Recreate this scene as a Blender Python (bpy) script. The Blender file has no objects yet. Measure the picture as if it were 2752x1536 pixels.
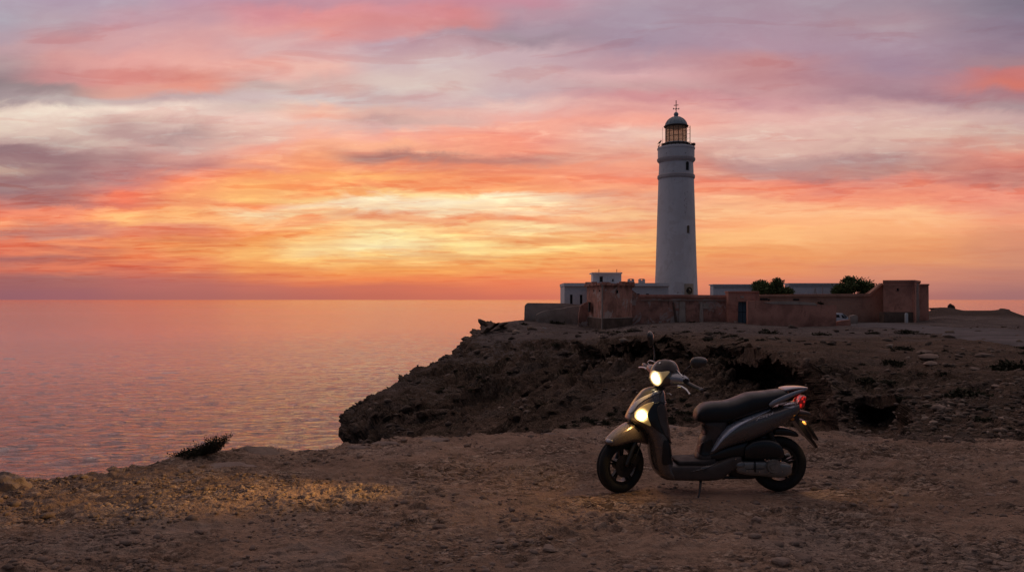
import bpy, bmesh, math, random
import numpy as np
from mathutils import Vector, Matrix
from mathutils.bvhtree import BVHTree
from mathutils.geometry import delaunay_2d_cdt

S = bpy.context.scene
COL = S.collection
R = math.radians
F, CX, HY, EYE = 2140.0, 1376.0, 804.5, 1.66       # focal length in photo pixels, principal column, horizon row, eye height

# ------------------------------------------------------------------ camera
cam_d = bpy.data.cameras.new('camera')
cam = bpy.data.objects.new('camera', cam_d); COL.objects.link(cam)
cam.location = (0, 0, EYE); cam.rotation_euler = (R(90), 0, 0)
cam_d.sensor_width = 36; cam_d.lens = 36 * F / 2752
cam_d.shift_y = (HY - 768) / 2752
cam_d.clip_start = 0.1; cam_d.clip_end = 200000
S.camera = cam
S.view_settings.view_transform = 'Standard'; S.view_settings.look = 'None'
S.view_settings.exposure = 0; S.view_settings.gamma = 1

# ------------------------------------------------------------------ node helpers
def lin(c):
    return tuple((v / 255 / 12.92) if v / 255 <= 0.04045 else ((v / 255 + 0.055) / 1.055) ** 2.4 for v in c)

class NT:
    def __init__(s, tree): s.t = tree; s.n = tree.nodes; s.l = tree.links
    def new(s, kind, **kw):
        n = s.n.new(kind)
        for k, v in kw.items(): setattr(n, k, v)
        return n
    def put(s, sock, v):
        if hasattr(v, 'is_output'): s.l.new(v, sock)
        else: sock.default_value = v
    def m(s, op, a, b=0.0, c=None, clamp=False):
        n = s.new('ShaderNodeMath', operation=op, use_clamp=clamp)
        s.put(n.inputs[0], a); s.put(n.inputs[1], b)
        if c is not None: s.put(n.inputs[2], c)
        return n.outputs[0]
    def mr(s, v, a, b, c=0.0, d=1.0, smooth=True):
        n = s.new('ShaderNodeMapRange', interpolation_type='SMOOTHSTEP' if smooth else 'LINEAR')
        s.put(n.inputs[0], v)
        for i, x in enumerate((a, b, c, d)): s.put(n.inputs[i + 1], x)
        return n.outputs[0]
    def mix(s, f, a, b, mode='MIX'):
        n = s.new('ShaderNodeMix', data_type='RGBA', blend_type=mode)
        s.put(n.inputs[0], f)
        for i, x in ((6, a), (7, b)):
            s.put(n.inputs[i], (x + (1,)) if isinstance(x, tuple) and len(x) == 3 else x)
        return n.outputs[2]
    def xyz(s, x, y, z):
        n = s.new('ShaderNodeCombineXYZ')
        for i, v in enumerate((x, y, z)): s.put(n.inputs[i], v)
        return n.outputs[0]
    def noise(s, vec, scale, detail=5, rough=0.5, dist=0.0, col=False):
        n = s.new('ShaderNodeTexNoise')
        s.put(n.inputs['Vector'], vec); s.put(n.inputs['Scale'], scale)
        n.inputs['Detail'].default_value = detail; n.inputs['Roughness'].default_value = rough
        n.inputs['Distortion'].default_value = dist
        return n.outputs['Color' if col else 'Fac']
    def ramp(s, v, stops, interp='LINEAR'):
        n = s.new('ShaderNodeValToRGB'); r = n.color_ramp; r.interpolation = interp
        s.put(n.inputs[0], v)
        r.elements[0].position = stops[0][0]; r.elements[0].color = tuple(stops[0][1]) + (1,)
        r.elements[1].position = stops[-1][0]; r.elements[1].color = tuple(stops[-1][1]) + (1,)
        for p, c in stops[1:-1]:
            e = r.elements.new(p); e.color = tuple(c) + (1,)
        return n.outputs[0]

# ------------------------------------------------------------------ world: a dusk sky, cloud colours laid out by direction
SUN_AZ = math.atan2(1050 - CX, F)
w = bpy.data.worlds.new('World'); S.world = w; w.use_nodes = True
N = NT(w.node_tree); N.n.clear()
out = N.new('ShaderNodeOutputWorld'); bg = N.new('ShaderNodeBackground'); N.l.new(bg.outputs[0], out.inputs[0])
tc = N.new('ShaderNodeTexCoord'); sp = N.new('ShaderNodeSeparateXYZ'); N.l.new(tc.outputs['Generated'], sp.inputs[0])
dx, dy, dz = sp.outputs
ys = N.m('MAXIMUM', dy, 0.05)
U = N.m('MULTIPLY_ADD', N.m('DIVIDE', dx, ys), F, CX)            # azimuth and elevation, in the scale of the photograph
V = N.m('MULTIPLY_ADD', N.m('DIVIDE', dz, ys), -F, HY)
# far clouds are flatter: streak size shrinks towards the horizon
elev = N.m('SUBTRACT', HY, V)
flatE = N.m('MULTIPLY', N.m('LOGARITHM', N.m('MULTIPLY_ADD', N.m('MAXIMUM', elev, -60.0), 1 / 120, 1.0), math.e), 5.2)
c1 = N.xyz(N.m('MULTIPLY', U, 0.0021), N.m('MULTIPLY', V, 0.0075), 3.1)
w1 = N.m('SUBTRACT', N.noise(c1, 1.0, 6, 0.55, 0.5), 0.5)
c2 = N.xyz(N.m('MULTIPLY', U, 0.0017), N.m('MULTIPLY', V, 0.006), 9.7)
w2 = N.m('SUBTRACT', N.noise(c2, 1.0, 4, 0.5), 0.5)
c3 = N.xyz(N.m('MULTIPLY_ADD', U, 0.0040, N.m('MULTIPLY', V, 0.0016)), flatE, 5.5)
w3 = N.m('SUBTRACT', N.noise(c3, 1.0, 7, 0.58, 0.6), 0.5)
damp = N.mr(elev, 0, 140, 0.12, 1.0)
Vw = N.m('ADD', V, N.m('MULTIPLY', N.m('ADD', N.m('MULTIPLY', w1, 50.0), N.m('MULTIPLY', w3, 92.0)), damp))
Uw = N.m('ADD', U, N.m('MULTIPLY', w2, 240.0))
SKY = {
 0: [(0,175,165,190),(60,172,165,188),(110,180,160,180),(135,190,158,172),(171,180,155,165),(228,150,135,145),(268,160,146,152),(298,214,204,194),(340,206,194,184),(380,172,148,150),(402,126,97,112),(440,140,108,118),(455,172,142,134),(475,140,102,112),(512,136,95,108),(545,190,105,100),(575,245,120,88),(607,250,142,92),(632,185,106,96),(658,238,120,88),(690,180,102,96),(718,216,115,92),(748,168,100,100),(800,155,95,106)],
 180: [(0,176,160,188),(70,182,162,182),(125,205,158,168),(165,218,160,162),(210,205,145,150),(240,158,138,146),(280,185,170,170),(305,222,212,202),(350,206,188,180),(395,168,138,142),(420,136,102,114),(465,138,98,110),(515,150,98,106),(540,165,98,100),(560,238,118,88),(590,246,128,88),(612,196,108,96),(638,190,106,96),(664,242,128,86),(690,200,110,92),(716,240,124,86),(745,178,104,98),(800,164,97,104)],
 344: [(0,180,160,185),(57,196,160,180),(114,212,162,172),(171,232,166,166),(205,224,150,148),(245,224,164,156),(270,200,180,178),(300,222,208,200),(322,190,166,166),(350,172,142,146),(385,182,148,150),(420,160,120,126),(465,166,110,118),(498,215,110,102),(520,254,120,86),(545,222,112,94),(565,250,145,88),(590,250,165,92),(610,232,128,94),(640,238,124,88),(670,246,142,84),(700,248,134,82),(728,226,116,88),(760,190,105,98),(800,175,100,98)],
 520: [(0,190,152,180),(50,200,156,174),(100,216,162,170),(160,236,172,168),(200,220,138,132),(228,234,152,140),(262,196,176,176),(300,220,204,198),(340,196,168,168),(365,166,136,142),(388,190,156,156),(415,200,140,136),(440,190,128,126),(470,236,122,98),(492,252,130,84),(520,250,150,84),(545,246,146,86),(575,250,170,94),(600,248,172,100),(618,228,128,92),(650,246,144,82),(680,250,158,84),(715,244,132,80),(738,212,112,88),(765,192,106,96),(800,182,102,96)],
 688: [(0,190,150,175),(40,220,150,164),(75,226,160,164),(115,214,170,178),(165,234,174,170),(200,224,172,172),(232,196,168,172),(270,206,190,190),(300,196,176,176),(330,224,192,186),(370,216,176,166),(400,242,160,138),(430,246,150,112),(452,226,134,110),(480,250,140,78),(502,252,165,84),(530,253,172,88),(550,250,148,86),(570,253,206,150),(590,250,186,122),(610,250,156,86),(640,250,148,72),(660,250,168,86),(690,253,182,95),(720,250,154,78),(745,235,125,78),(770,205,110,92),(800,190,105,93)],
 860: [(0,198,148,170),(35,228,148,156),(65,228,150,152),(100,212,160,170),(140,216,176,184),(185,234,178,174),(225,214,176,176),(262,206,190,190),(292,226,172,158),(315,234,164,146),(340,222,180,172),(375,238,164,146),(405,246,166,128),(430,248,154,104),(455,246,136,84),(480,252,156,80),(502,248,140,74),(530,253,190,110),(552,254,224,182),(575,253,204,140),(592,248,152,90),(615,252,186,108),(635,252,162,78),(655,254,206,124),(685,254,218,140),(706,254,190,102),(735,251,150,76),(760,234,120,76),(780,206,108,88),(800,196,104,90)],
 1032: [(0,200,145,166),(30,216,145,160),(60,216,140,148),(85,212,150,160),(115,192,166,186),(170,206,182,192),(230,216,196,196),(265,202,186,186),(300,206,165,160),(325,190,155,155),(345,206,166,166),(375,240,160,144),(400,246,165,128),(425,168,120,114),(446,236,124,84),(475,252,160,82),(495,245,135,76),(515,253,178,96),(535,254,222,182),(556,253,216,170),(575,240,155,98),(600,253,202,130),(640,254,226,150),(665,255,236,170),(690,254,206,120),(720,252,165,78),(750,250,135,73),(772,215,110,84),(800,205,105,84)],
 1210: [(0,204,142,164),(35,218,138,148),(68,208,136,144),(95,176,146,166),(130,196,172,188),(180,206,184,194),(235,214,192,194),(270,210,182,182),(298,216,168,164),(325,206,164,162),(350,238,156,140),(378,246,146,120),(402,242,150,120),(424,186,122,110),(446,226,124,92),(472,248,142,82),(496,250,142,80),(514,254,206,140),(540,254,226,188),(566,253,214,164),(584,236,146,96),(606,252,192,118),(628,250,180,104),(652,254,222,140),(690,254,202,114),(720,252,162,78),(752,249,132,74),(776,222,112,82),(800,212,108,84)],
 1376: [(0,198,142,166),(40,184,150,172),(85,166,140,164),(110,162,141,161),(150,200,175,190),(200,206,181,190),(250,200,175,180),(290,216,176,176),(320,226,160,155),(345,240,155,138),(380,245,135,112),(400,245,140,112),(425,192,122,110),(450,240,130,92),(480,250,140,86),(505,250,150,88),(520,254,226,186),(560,253,206,160),(590,240,150,98),(610,253,206,140),(640,245,165,93),(665,254,216,130),(700,253,180,93),(730,250,150,78),(760,245,125,78),(800,220,110,84)],
 1720: [(0,172,156,180),(57,168,152,178),(110,165,145,172),(165,190,150,168),(200,216,170,180),(240,206,165,172),(270,215,150,154),(300,220,155,154),(340,236,150,138),(370,216,166,160),(410,226,160,140),(450,238,140,112),(480,246,130,97),(510,246,150,107),(535,226,150,118),(550,236,160,118),(580,250,186,124),(610,240,150,98),(640,252,186,110),(680,253,176,95),(720,252,160,88),(760,245,136,88),(800,226,120,88)],
 2064: [(0,168,148,172),(60,170,145,170),(120,176,145,170),(165,196,140,150),(195,195,140,150),(240,200,150,160),(280,210,155,160),(320,216,165,165),(360,211,170,165),(400,206,166,160),(430,170,130,135),(465,184,119,118),(490,236,125,102),(515,241,130,98),(545,250,165,114),(570,250,176,120),(590,248,165,104),(630,252,176,104),(680,248,160,90),(720,240,145,90),(760,225,130,98),(800,196,115,98)],
 2408: [(0,160,142,165),(60,172,145,165),(120,170,145,170),(170,165,138,165),(220,175,140,160),(260,170,135,150),(300,190,155,162),(330,206,171,169),(370,206,173,166),(400,196,160,156),(430,165,130,135),(460,174,119,118),(485,216,120,108),(520,241,130,98),(545,243,140,103),(580,245,176,120),(610,243,160,100),(650,243,160,100),(690,235,150,95),(730,222,140,104),(770,200,125,108),(800,180,110,103)],
 2752: [(0,125,120,145),(60,135,122,150),(120,150,130,155),(170,165,130,145),(200,205,120,122),(230,216,120,112),(260,175,125,135),(290,150,125,140),(320,185,155,160),(360,190,155,150),(390,200,140,130),(420,221,125,108),(450,206,115,103),(480,190,115,108),(520,231,120,102),(560,225,130,107),(600,235,140,104),(640,228,145,108),(690,215,140,108),(740,195,125,108),(800,165,108,109)],
}
def soften(y, r, g, b):
    l = 0.30 * r + 0.59 * g + 0.11 * b; k = 0.19 if y > 250 else 0.12
    p = (228 * l / 188, 178 * l / 188, 164 * l / 188)
    r, g, b = (u * (1 - k) + v * k for u, v in zip((r, g, b), p))
    if 280 < y < 640: r, g, b = (u * 0.86 + v * 0.14 for u, v in zip((r * 1.05, g * 1.06, b * 1.04), (250, 205, 178)))
    return min(r, 254), min(g, 254), b * (0.965 if y < 250 else 1.0)
vpos = N.m('DIVIDE', Vw, 820.0, clamp=True)
sky = None; prev = None
for px in sorted(SKY):
    rc = N.ramp(vpos, [(y / 820, lin(soften(y, *c))) for y, *c in SKY[px]], 'EASE')
    sky = rc if sky is None else N.mix(N.mr(Uw, float(prev), float(px)), sky, rc)
    prev = px
# streaks: thin lit and shaded wisps, thinner and stronger towards the horizon
c4 = N.xyz(N.m('MULTIPLY_ADD', U, 0.0030, N.m('MULTIPLY', V, 0.0012)), N.m('MULTIPLY', flatE, 1.9), 1.3)
f4 = N.noise(c4, 1.0, 7, 0.60, 0.35)
c5 = N.xyz(N.m('MULTIPLY_ADD', U, 0.0085, N.m('MULTIPLY', V, 0.0060)), N.m('MULTIPLY', flatE, 3.4), 7.9)
f5 = N.noise(c5, 1.0, 6, 0.62, 0.5)
calm = N.m('SUBTRACT', 1.0, N.m('MULTIPLY', N.mr(U, 1500, 2200), N.mr(elev, 300, 200, 0.0, 0.72)))    # the clear glow low on the right
amt = N.m('MULTIPLY', N.m('MULTIPLY', N.mr(elev, 12, 95), N.mr(elev, 260, 640, 1.0, 0.50)), calm)
sky = N.mix(N.m('MULTIPLY', N.mr(f4, 0.50, 0.30), N.m('MULTIPLY', amt, 0.85)), sky, N.mix(1.0, sky, (0.86, 0.76, 0.82), 'MULTIPLY'))
sky = N.mix(N.m('MULTIPLY', N.mr(f4, 0.52, 0.72), N.m('MULTIPLY', amt, 0.85)), sky, N.mix(1.0, sky, (1.14, 1.34, 1.26), 'MULTIPLY'))
sky = N.mix(N.m('MULTIPLY', N.mr(f5, 0.40, 0.60), N.m('MULTIPLY', amt, 0.6)), N.mix(N.m('MULTIPLY', amt, 0.5), sky, N.mix(1.0, sky, (0.90, 0.84, 0.89), 'MULTIPLY')), N.mix(1.0, sky, (1.05, 1.10, 1.08), 'MULTIPLY'))
def bars(su, sv, seed, lo, hi, sky, tint, e0, e1, e2, e3, k):
    cc = N.xyz(N.m('MULTIPLY_ADD', U, su, N.m('MULTIPLY', V, su * 0.5)), N.m('MULTIPLY', flatE, sv), seed)
    f = N.mr(N.noise(cc, 1.0, 6, 0.56, 0.55), lo, hi)
    win = N.m('MULTIPLY', N.mr(elev, e0, e1), N.mr(elev, e3, e2))
    return N.mix(N.m('MULTIPLY', N.m('MULTIPLY', N.m('MULTIPLY', f, win), calm), k), sky, N.mix(1.0, sky, tint, 'MULTIPLY'))
sky = bars(0.0042, 3.3, 21.0, 0.545, 0.60, sky, (0.96, 0.74, 0.69), 40, 90, 300, 380, 0.75)
sky = bars(0.0090, 6.0, 33.0, 0.57, 0.62, sky, (0.95, 0.75, 0.70), 25, 60, 230, 330, 0.65)
sky = bars(0.0026, 2.2, 44.0, 0.54, 0.63, sky, (0.93, 0.74, 0.74), 260, 360, 700, 820, 0.55)
sky = bars(0.0060, 4.2, 57.0, 0.56, 0.62, sky, (1.06, 1.22, 1.22), 60, 120, 420, 560, 0.60)
# overhead and behind: the dim blue of the dusk side, from the Sky Texture
ns = N.new('ShaderNodeTexSky', sky_type='NISHITA', sun_disc=False, sun_elevation=R(1.5), sun_rotation=SUN_AZ)
ns.air_density = 1.0; ns.dust_density = 1.5; ns.ozone_density = 2.0
dim = N.mix(1.0, ns.outputs[0], (0.050, 0.050, 0.050), 'MULTIPLY')
dusk = N.mix(1.0, dim, (0.028, 0.034, 0.058), 'ADD')
ca = N.m('DIVIDE', dy, N.m('MAXIMUM', N.m('SQRT', N.m('SUBTRACT', 1.0, N.m('MULTIPLY', dz, dz))), 0.02))
col = N.mix(N.mr(ca, 0.75, 0.30), sky, dusk)                                # away from the sunset the horizon is dusk blue
zen = N.mix(N.mr(dy, -0.75, 0.15), dusk, (0.44, 0.345, 0.345))
col = N.mix(N.mr(dz, 0.36, 0.62), col, zen)
N.put(bg.inputs[0], col); bg.inputs[1].default_value = 1.0

# ------------------------------------------------------------------ sun: already at the horizon behind cloud, so weak and very soft
sd = bpy.data.lights.new('sun', 'SUN'); sd.energy = 0.03; sd.angle = R(110); sd.color = (1.0, 0.56, 0.32)
so = bpy.data.objects.new('sun', sd); COL.objects.link(so)
el = R(3.0)
d = Vector((math.sin(SUN_AZ) * math.cos(el), math.cos(SUN_AZ) * math.cos(el), math.sin(el)))
so.rotation_euler = (-d).to_track_quat('-Z', 'Y').to_euler()

# ------------------------------------------------------------------ geometry helpers
rng = np.random.default_rng(7); random.seed(7)
def W(px, py, Y): return Vector(((px - CX) * Y / F, Y, EYE - (py - HY) * Y / F))

def tag(o, label=None, cat=None, group=None, kind=None):
    if label: o['label'] = label
    if cat: o['category'] = cat
    if group: o['group'] = group
    if kind: o['kind'] = kind
    return o
def empty(name, loc, rz=0.0):
    o = bpy.data.objects.new(name, None); COL.objects.link(o); o.location = loc; o.rotation_euler = (0, 0, rz)
    o.empty_display_size = 0.3
    return o
def link(name, me, mat=None, parent=None, smooth=True):
    o = bpy.data.objects.new(name, me); COL.objects.link(o)
    if mat: me.materials.append(mat)
    if parent: o.parent = parent
    if smooth and len(me.polygons): me.polygons.foreach_set('use_smooth', [True] * len(me.polygons))
    return o
def mesh_py(name, vs, fs, mat=None, parent=None, smooth=True):
    me = bpy.data.meshes.new(name); me.from_pydata([tuple(v) for v in vs], [], fs); me.update()
    return link(name, me, mat, parent, smooth)
def from_bm(name, bm, mat=None, parent=None, smooth=False):
    bmesh.ops.recalc_face_normals(bm, faces=bm.faces)
    me = bpy.data.meshes.new(name); bm.to_mesh(me); bm.free()
    return link(name, me, mat, parent, smooth)
def mesh_np(name, V, faces, mat=None, parent=None, smooth=True):
    """faces: (n,k) int array, all k-gons"""
    me = bpy.data.meshes.new(name); n, k = faces.shape
    me.vertices.add(len(V)); me.vertices.foreach_set('co', np.ascontiguousarray(V, dtype=np.float32).ravel())
    me.loops.add(n * k); me.loops.foreach_set('vertex_index', np.ascontiguousarray(faces, dtype=np.int32).ravel())
    me.polygons.add(n); me.polygons.foreach_set('loop_start', np.arange(0, n * k, k, dtype=np.int32))
    me.update(calc_edges=True); me.validate()
    return link(name, me, mat, parent, smooth)
def grid_np(name, P, mat, flip=False):
    Rr, C, _ = P.shape
    i = np.arange(Rr * C).reshape(Rr, C)
    f = np.stack([i[:-1, :-1], i[:-1, 1:], i[1:, 1:], i[1:, :-1]], -1).reshape(-1, 4)
    if flip: f = f[:, ::-1]
    return mesh_np(name, P.reshape(-1, 3), f, mat)

# numpy gradient noise
_perm = np.concatenate([rng.permutation(256)] * 3)
_g = rng.normal(size=(256, 3)); _g /= np.linalg.norm(_g, axis=1)[:, None]
def pnoise(p):
    p = np.asarray(p, float); i = np.floor(p).astype(int); f = p - i; i &= 255
    u = f * f * f * (f * (f * 6 - 15) + 10); r = 0
    for a in (0, 1):
        for b in (0, 1):
            for c in (0, 1):
                h = _perm[_perm[_perm[i[..., 0] + a] + i[..., 1] + b] + i[..., 2] + c]
                dd = (f - np.array((a, b, c)))
                dot = (dd * _g[h]).sum(-1)
                wt = (u[..., 0] if a else 1 - u[..., 0]) * (u[..., 1] if b else 1 - u[..., 1]) * (u[..., 2] if c else 1 - u[..., 2])
                r = r + dot * wt
    return r * 1.5
def fbm(p, o=4, gain=0.5):
    r, a = 0, 1.0
    for k in range(o):
        r = r + a * pnoise(p * 2.0 ** k + 17.3 * k); a *= gain
    return r
def ridged(p, o=4):
    r, a = 0, 1.0
    for k in range(o):
        r = r + a * (1 - 2 * np.abs(pnoise(p * 2.0 ** k + 31.7 * k))); a *= 0.5
    return r * 0.6
def facets(p, seed=0):
    # broken rock: each nearest cell is a plane of its own tilt and height
    i = np.floor(p).astype(int); best = np.full(p.shape[:-1], 1e9); out = np.zeros(p.shape[:-1]); sec = np.full(p.shape[:-1], 1e9)
    for dx in (-1, 0, 1):
        for dy in (-1, 0, 1):
            for dz in (-1, 0, 1):
                q = i + (dx, dy, dz); h = _perm[_perm[_perm[(q[..., 0] + seed) & 255] + (q[..., 1] & 255)] + (q[..., 2] & 255)]
                c = q + 0.5 + 0.45 * _g[h]; v = p - c; d = (v * v).sum(-1); k = d < best
                sec = np.where(k, best, np.minimum(sec, d)); h2 = (h * 7 + 13) % 256
                out = np.where(k, (v * _g[h2]).sum(-1) * 0.9 + (h2 / 255.0 - 0.5) * 0.8, out); best = np.where(k, d, best)
    gap = np.sqrt(sec) - np.sqrt(best)
    return out - 0.45 * np.exp(-(gap / 0.09) ** 2)
def sstep(a, b, x):
    t = np.clip((x - a) / (b - a), 0, 1); return t * t * (3 - 2 * t)

# ------------------------------------------------------------------ materials
def new_mat(name):
    m = bpy.data.materials.new(name); m.use_nodes = True; t = NT(m.node_tree)
    b = t.n['Principled BSDF']; return m, t, b
def plain(name, c, rough=0.5, metal=0.0, coat=0.0, emit=None, es=0.0, ior=None, var=0.0):
    m, t, b = new_mat(name)
    b.inputs['Base Color'].default_value = tuple(c) + (1,)
    b.inputs['Roughness'].default_value = rough; b.inputs['Metallic'].default_value = metal
    b.inputs['Coat Weight'].default_value = coat; b.inputs['Coat Roughness'].default_value = 0.08
    if emit: b.inputs['Emission Color'].default_value = tuple(emit) + (1,); b.inputs['Emission Strength'].default_value = es
    tcn = t.new('ShaderNodeTexCoord'); nz = t.noise(tcn.outputs['Object'], 14.0, 5, 0.6)
    if var:
        c2 = tuple(v * (1 - var) for v in c)
        t.put(b.inputs['Base Color'], t.mix(t.mr(nz, 0.35, 0.65), tuple(c), c2))
    t.put(b.inputs['Roughness'], t.mr(nz, 0.3, 0.7, max(rough - 0.08, 0.02), min(rough + 0.10, 1.0), smooth=False))
    return m
def bump(t, b, h, dist, strength=1.0, prevn=None):
    n = t.new('ShaderNodeBump'); n.inputs['Strength'].default_value = strength; n.inputs['Distance'].default_value = dist
    t.put(n.inputs['Height'], h)
    if prevn is not None: t.put(n.inputs['Normal'], prevn)
    t.put(b.inputs['Normal'], n.outputs[0]); return n.outputs[0]

def earth(name, dark, mid, light, sc, bdist, olive=0.0, grey=None, chips=0.0, plain=None):
    m, t, b = new_mat(name); b.inputs['Roughness'].default_value = 0.95; b.inputs['Specular IOR Level'].default_value = 0.15
    g = t.new('ShaderNodeNewGeometry'); P = g.outputs['Position']
    big = t.noise(P, 0.35 * sc, 5, 0.6); medn = t.noise(P, 2.3 * sc, 6, 0.62, 0.4); fine = t.noise(P, 17 * sc, 6, 0.7)
    v = t.m('ADD', t.m('MULTIPLY', medn, 0.55), t.m('MULTIPLY', fine, 0.45))
    c = t.ramp(v, [(0.33, dark), (0.47, mid), (0.55, mid), (0.70, light)])
    c = t.mix(t.mr(big, 0.42, 0.62, 0.0, 0.70), c, tuple(0.50 * x for x in mid))
    c = t.mix(t.mr(t.noise(P, 1.25 * sc, 5, 0.62, 0.7), 0.50, 0.66, 0.0, 0.6), c, tuple(0.55 * x for x in mid))
    if olive:
        c = t.mix(t.mr(t.noise(P, 0.9 * sc, 5, 0.65), 0.52, 0.66, 0.0, olive), c, (0.050, 0.045, 0.022))
    if grey:
        c = t.mix(t.mr(t.noise(P, 0.6 * sc, 5, 0.6, 0.6), 0.50, 0.68, 0.0, 0.6), c, grey)
    vo = t.new('ShaderNodeTexVoronoi'); t.put(vo.inputs['Vector'], P); vo.inputs['Scale'].default_value = 26 * sc
    peb = t.mr(vo.outputs['Distance'], 0.16, 0.30)
    pick = t.mr(t.noise(P, 9 * sc, 2), 0.56, 0.62)
    c = t.mix(t.m('MULTIPLY', t.m('SUBTRACT', 1.0, peb), t.m('MULTIPLY', pick, 0.7)), c, light)
    chip_h = None
    if chips:                                                             # stone chips pressed into the dirt; dark ones double as painted shadow between stones
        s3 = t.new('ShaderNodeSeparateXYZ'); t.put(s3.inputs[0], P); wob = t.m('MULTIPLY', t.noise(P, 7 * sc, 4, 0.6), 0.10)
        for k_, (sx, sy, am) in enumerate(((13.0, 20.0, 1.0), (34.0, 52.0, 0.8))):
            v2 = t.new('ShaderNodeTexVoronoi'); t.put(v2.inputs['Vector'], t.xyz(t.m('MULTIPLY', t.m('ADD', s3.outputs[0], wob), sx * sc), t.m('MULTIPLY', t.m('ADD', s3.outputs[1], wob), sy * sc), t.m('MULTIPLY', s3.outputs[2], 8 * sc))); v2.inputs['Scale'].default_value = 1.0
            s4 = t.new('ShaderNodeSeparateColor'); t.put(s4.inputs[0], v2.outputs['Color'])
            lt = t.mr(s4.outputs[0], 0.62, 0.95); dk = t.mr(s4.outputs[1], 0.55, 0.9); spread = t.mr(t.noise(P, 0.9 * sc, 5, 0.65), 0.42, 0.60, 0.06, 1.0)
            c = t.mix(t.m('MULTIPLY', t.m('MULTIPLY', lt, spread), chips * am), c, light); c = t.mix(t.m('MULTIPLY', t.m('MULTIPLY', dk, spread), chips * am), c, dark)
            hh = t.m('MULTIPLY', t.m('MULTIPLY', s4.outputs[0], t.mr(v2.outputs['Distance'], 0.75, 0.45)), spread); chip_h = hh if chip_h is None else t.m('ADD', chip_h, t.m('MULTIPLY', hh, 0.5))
    if plain:                                                             # trodden sandy ground up on the flat before the walls
        sp_ = t.new('ShaderNodeSeparateXYZ'); t.put(sp_.inputs[0], P); sn_ = t.new('ShaderNodeSeparateXYZ'); t.put(sn_.inputs[0], g.outputs['True Normal'])
        mk = t.m('MULTIPLY', t.mr(t.m('ADD', sp_.outputs[1], t.m('MULTIPLY', t.noise(P, 0.15, 4, 0.6), 26.0)), 52.0, 66.0), t.m('MULTIPLY', t.mr(sp_.outputs[1], 108.0, 98.0), t.mr(sn_.outputs[2], 0.80, 0.96)))
        c = t.mix(mk, c, t.mix(t.mr(t.noise(P, 1.3, 5, 0.65), 0.4, 0.62), plain, tuple(0.72 * x for x in plain)))
        c = t.mix(t.mr(sp_.outputs[1], 96.0, 106.0, 0.0, 0.8), c, (0.062, 0.048, 0.042))
    t.put(b.inputs['Base Color'], c)
    h = t.m('ADD', t.m('ADD', t.m('MULTIPLY', medn, 1.0), t.m('MULTIPLY', fine, 0.55)), t.m('MULTIPLY', t.m('SUBTRACT', 1.0, peb), t.m('MULTIPLY', pick, 0.35)))
    if chip_h is not None: h = t.m('ADD', h, t.m('MULTIPLY', chip_h, 0.55))
    bump(t, b, h, bdist)
    return m
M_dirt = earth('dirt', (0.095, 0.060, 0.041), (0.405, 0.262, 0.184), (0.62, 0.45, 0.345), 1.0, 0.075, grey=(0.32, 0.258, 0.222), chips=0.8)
M_rock = earth('headland_rock', (0.032, 0.021, 0.014), (0.155, 0.100, 0.069), (0.48, 0.345, 0.25), 0.5, 0.30, chips=0.35, olive=0.5, plain=(0.195, 0.157, 0.142), grey=(0.17, 0.135, 0.115))
M_stone = earth('loose_stone', (0.18, 0.128, 0.102), (0.31, 0.225, 0.180), (0.44, 0.335, 0.275), 3.0, 0.01)
M_slab = earth('pale_slab', (0.17, 0.13, 0.11), (0.30, 0.225, 0.19), (0.40, 0.31, 0.26), 2.0, 0.012)

def plaster(name, base, stain, light, sc=1.0, amount=0.5, patch=None):
    m, t, b = new_mat(name); b.inputs['Roughness'].default_value = 0.92; b.inputs['Specular IOR Level'].default_value = 0.2
    g = t.new('ShaderNodeNewGeometry'); P = g.outputs['Position']
    s = t.new('ShaderNodeSeparateXYZ'); t.put(s.inputs[0], P)
    Ps = t.xyz(t.m('MULTIPLY', s.outputs[0], 1.5), t.m('MULTIPLY', s.outputs[1], 1.5), t.m('MULTIPLY', s.outputs[2], 0.45))
    n1 = t.noise(P, 0.55 * sc, 6, 0.62, 0.5); n2 = t.noise(Ps, 1.4 * sc, 6, 0.7, 0.8); n3 = t.noise(P, 6 * sc, 5, 0.7)
    c = t.mix(t.mr(n1, 0.42, 0.66, 0.0, amount), base, stain)
    c = t.mix(t.mr(n2, 0.54, 0.72, 0.0, amount), c, tuple(0.7 * x for x in stain))
    c = t.mix(t.mr(n3, 0.50, 0.75, 0.0, 0.35), c, light)
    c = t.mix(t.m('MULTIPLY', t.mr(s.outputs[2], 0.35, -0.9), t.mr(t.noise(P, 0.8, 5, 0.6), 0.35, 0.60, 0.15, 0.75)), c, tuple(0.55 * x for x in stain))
    if patch: c = t.mix(t.mr(t.noise(P, 0.42 * sc, 6, 0.7, 0.6), 0.535, 0.60, 0.0, 0.75), c, patch)
    t.put(b.inputs['Base Color'], c)
    bump(t, b, t.m('ADD', n3, n2), 0.03)
    return m
M_red = plaster('red_plaster', (0.66, 0.315, 0.235), (0.36, 0.165, 0.125), (0.72, 0.42, 0.33), 1.0, 0.75)
M_brown = plaster('brown_red_plaster', (0.56, 0.31, 0.225), (0.38, 0.205, 0.15), (0.60, 0.37, 0.28), 1.0, 0.6)
M_redworn = plaster('worn_red_plaster', (0.58, 0.285, 0.215), (0.26, 0.130, 0.098), (0.66, 0.42, 0.33), 1.3, 0.85, patch=(0.60, 0.50, 0.45))
M_tan = plaster('tan_plaster', (0.50, 0.40, 0.34), (0.33, 0.26, 0.21), (0.56, 0.46, 0.40), 1.0, 0.6)
M_white = plaster('white_plaster', (0.78, 0.77, 0.78), (0.60, 0.58, 0.57), (0.82, 0.81, 0.81), 0.8, 0.35)
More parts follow.
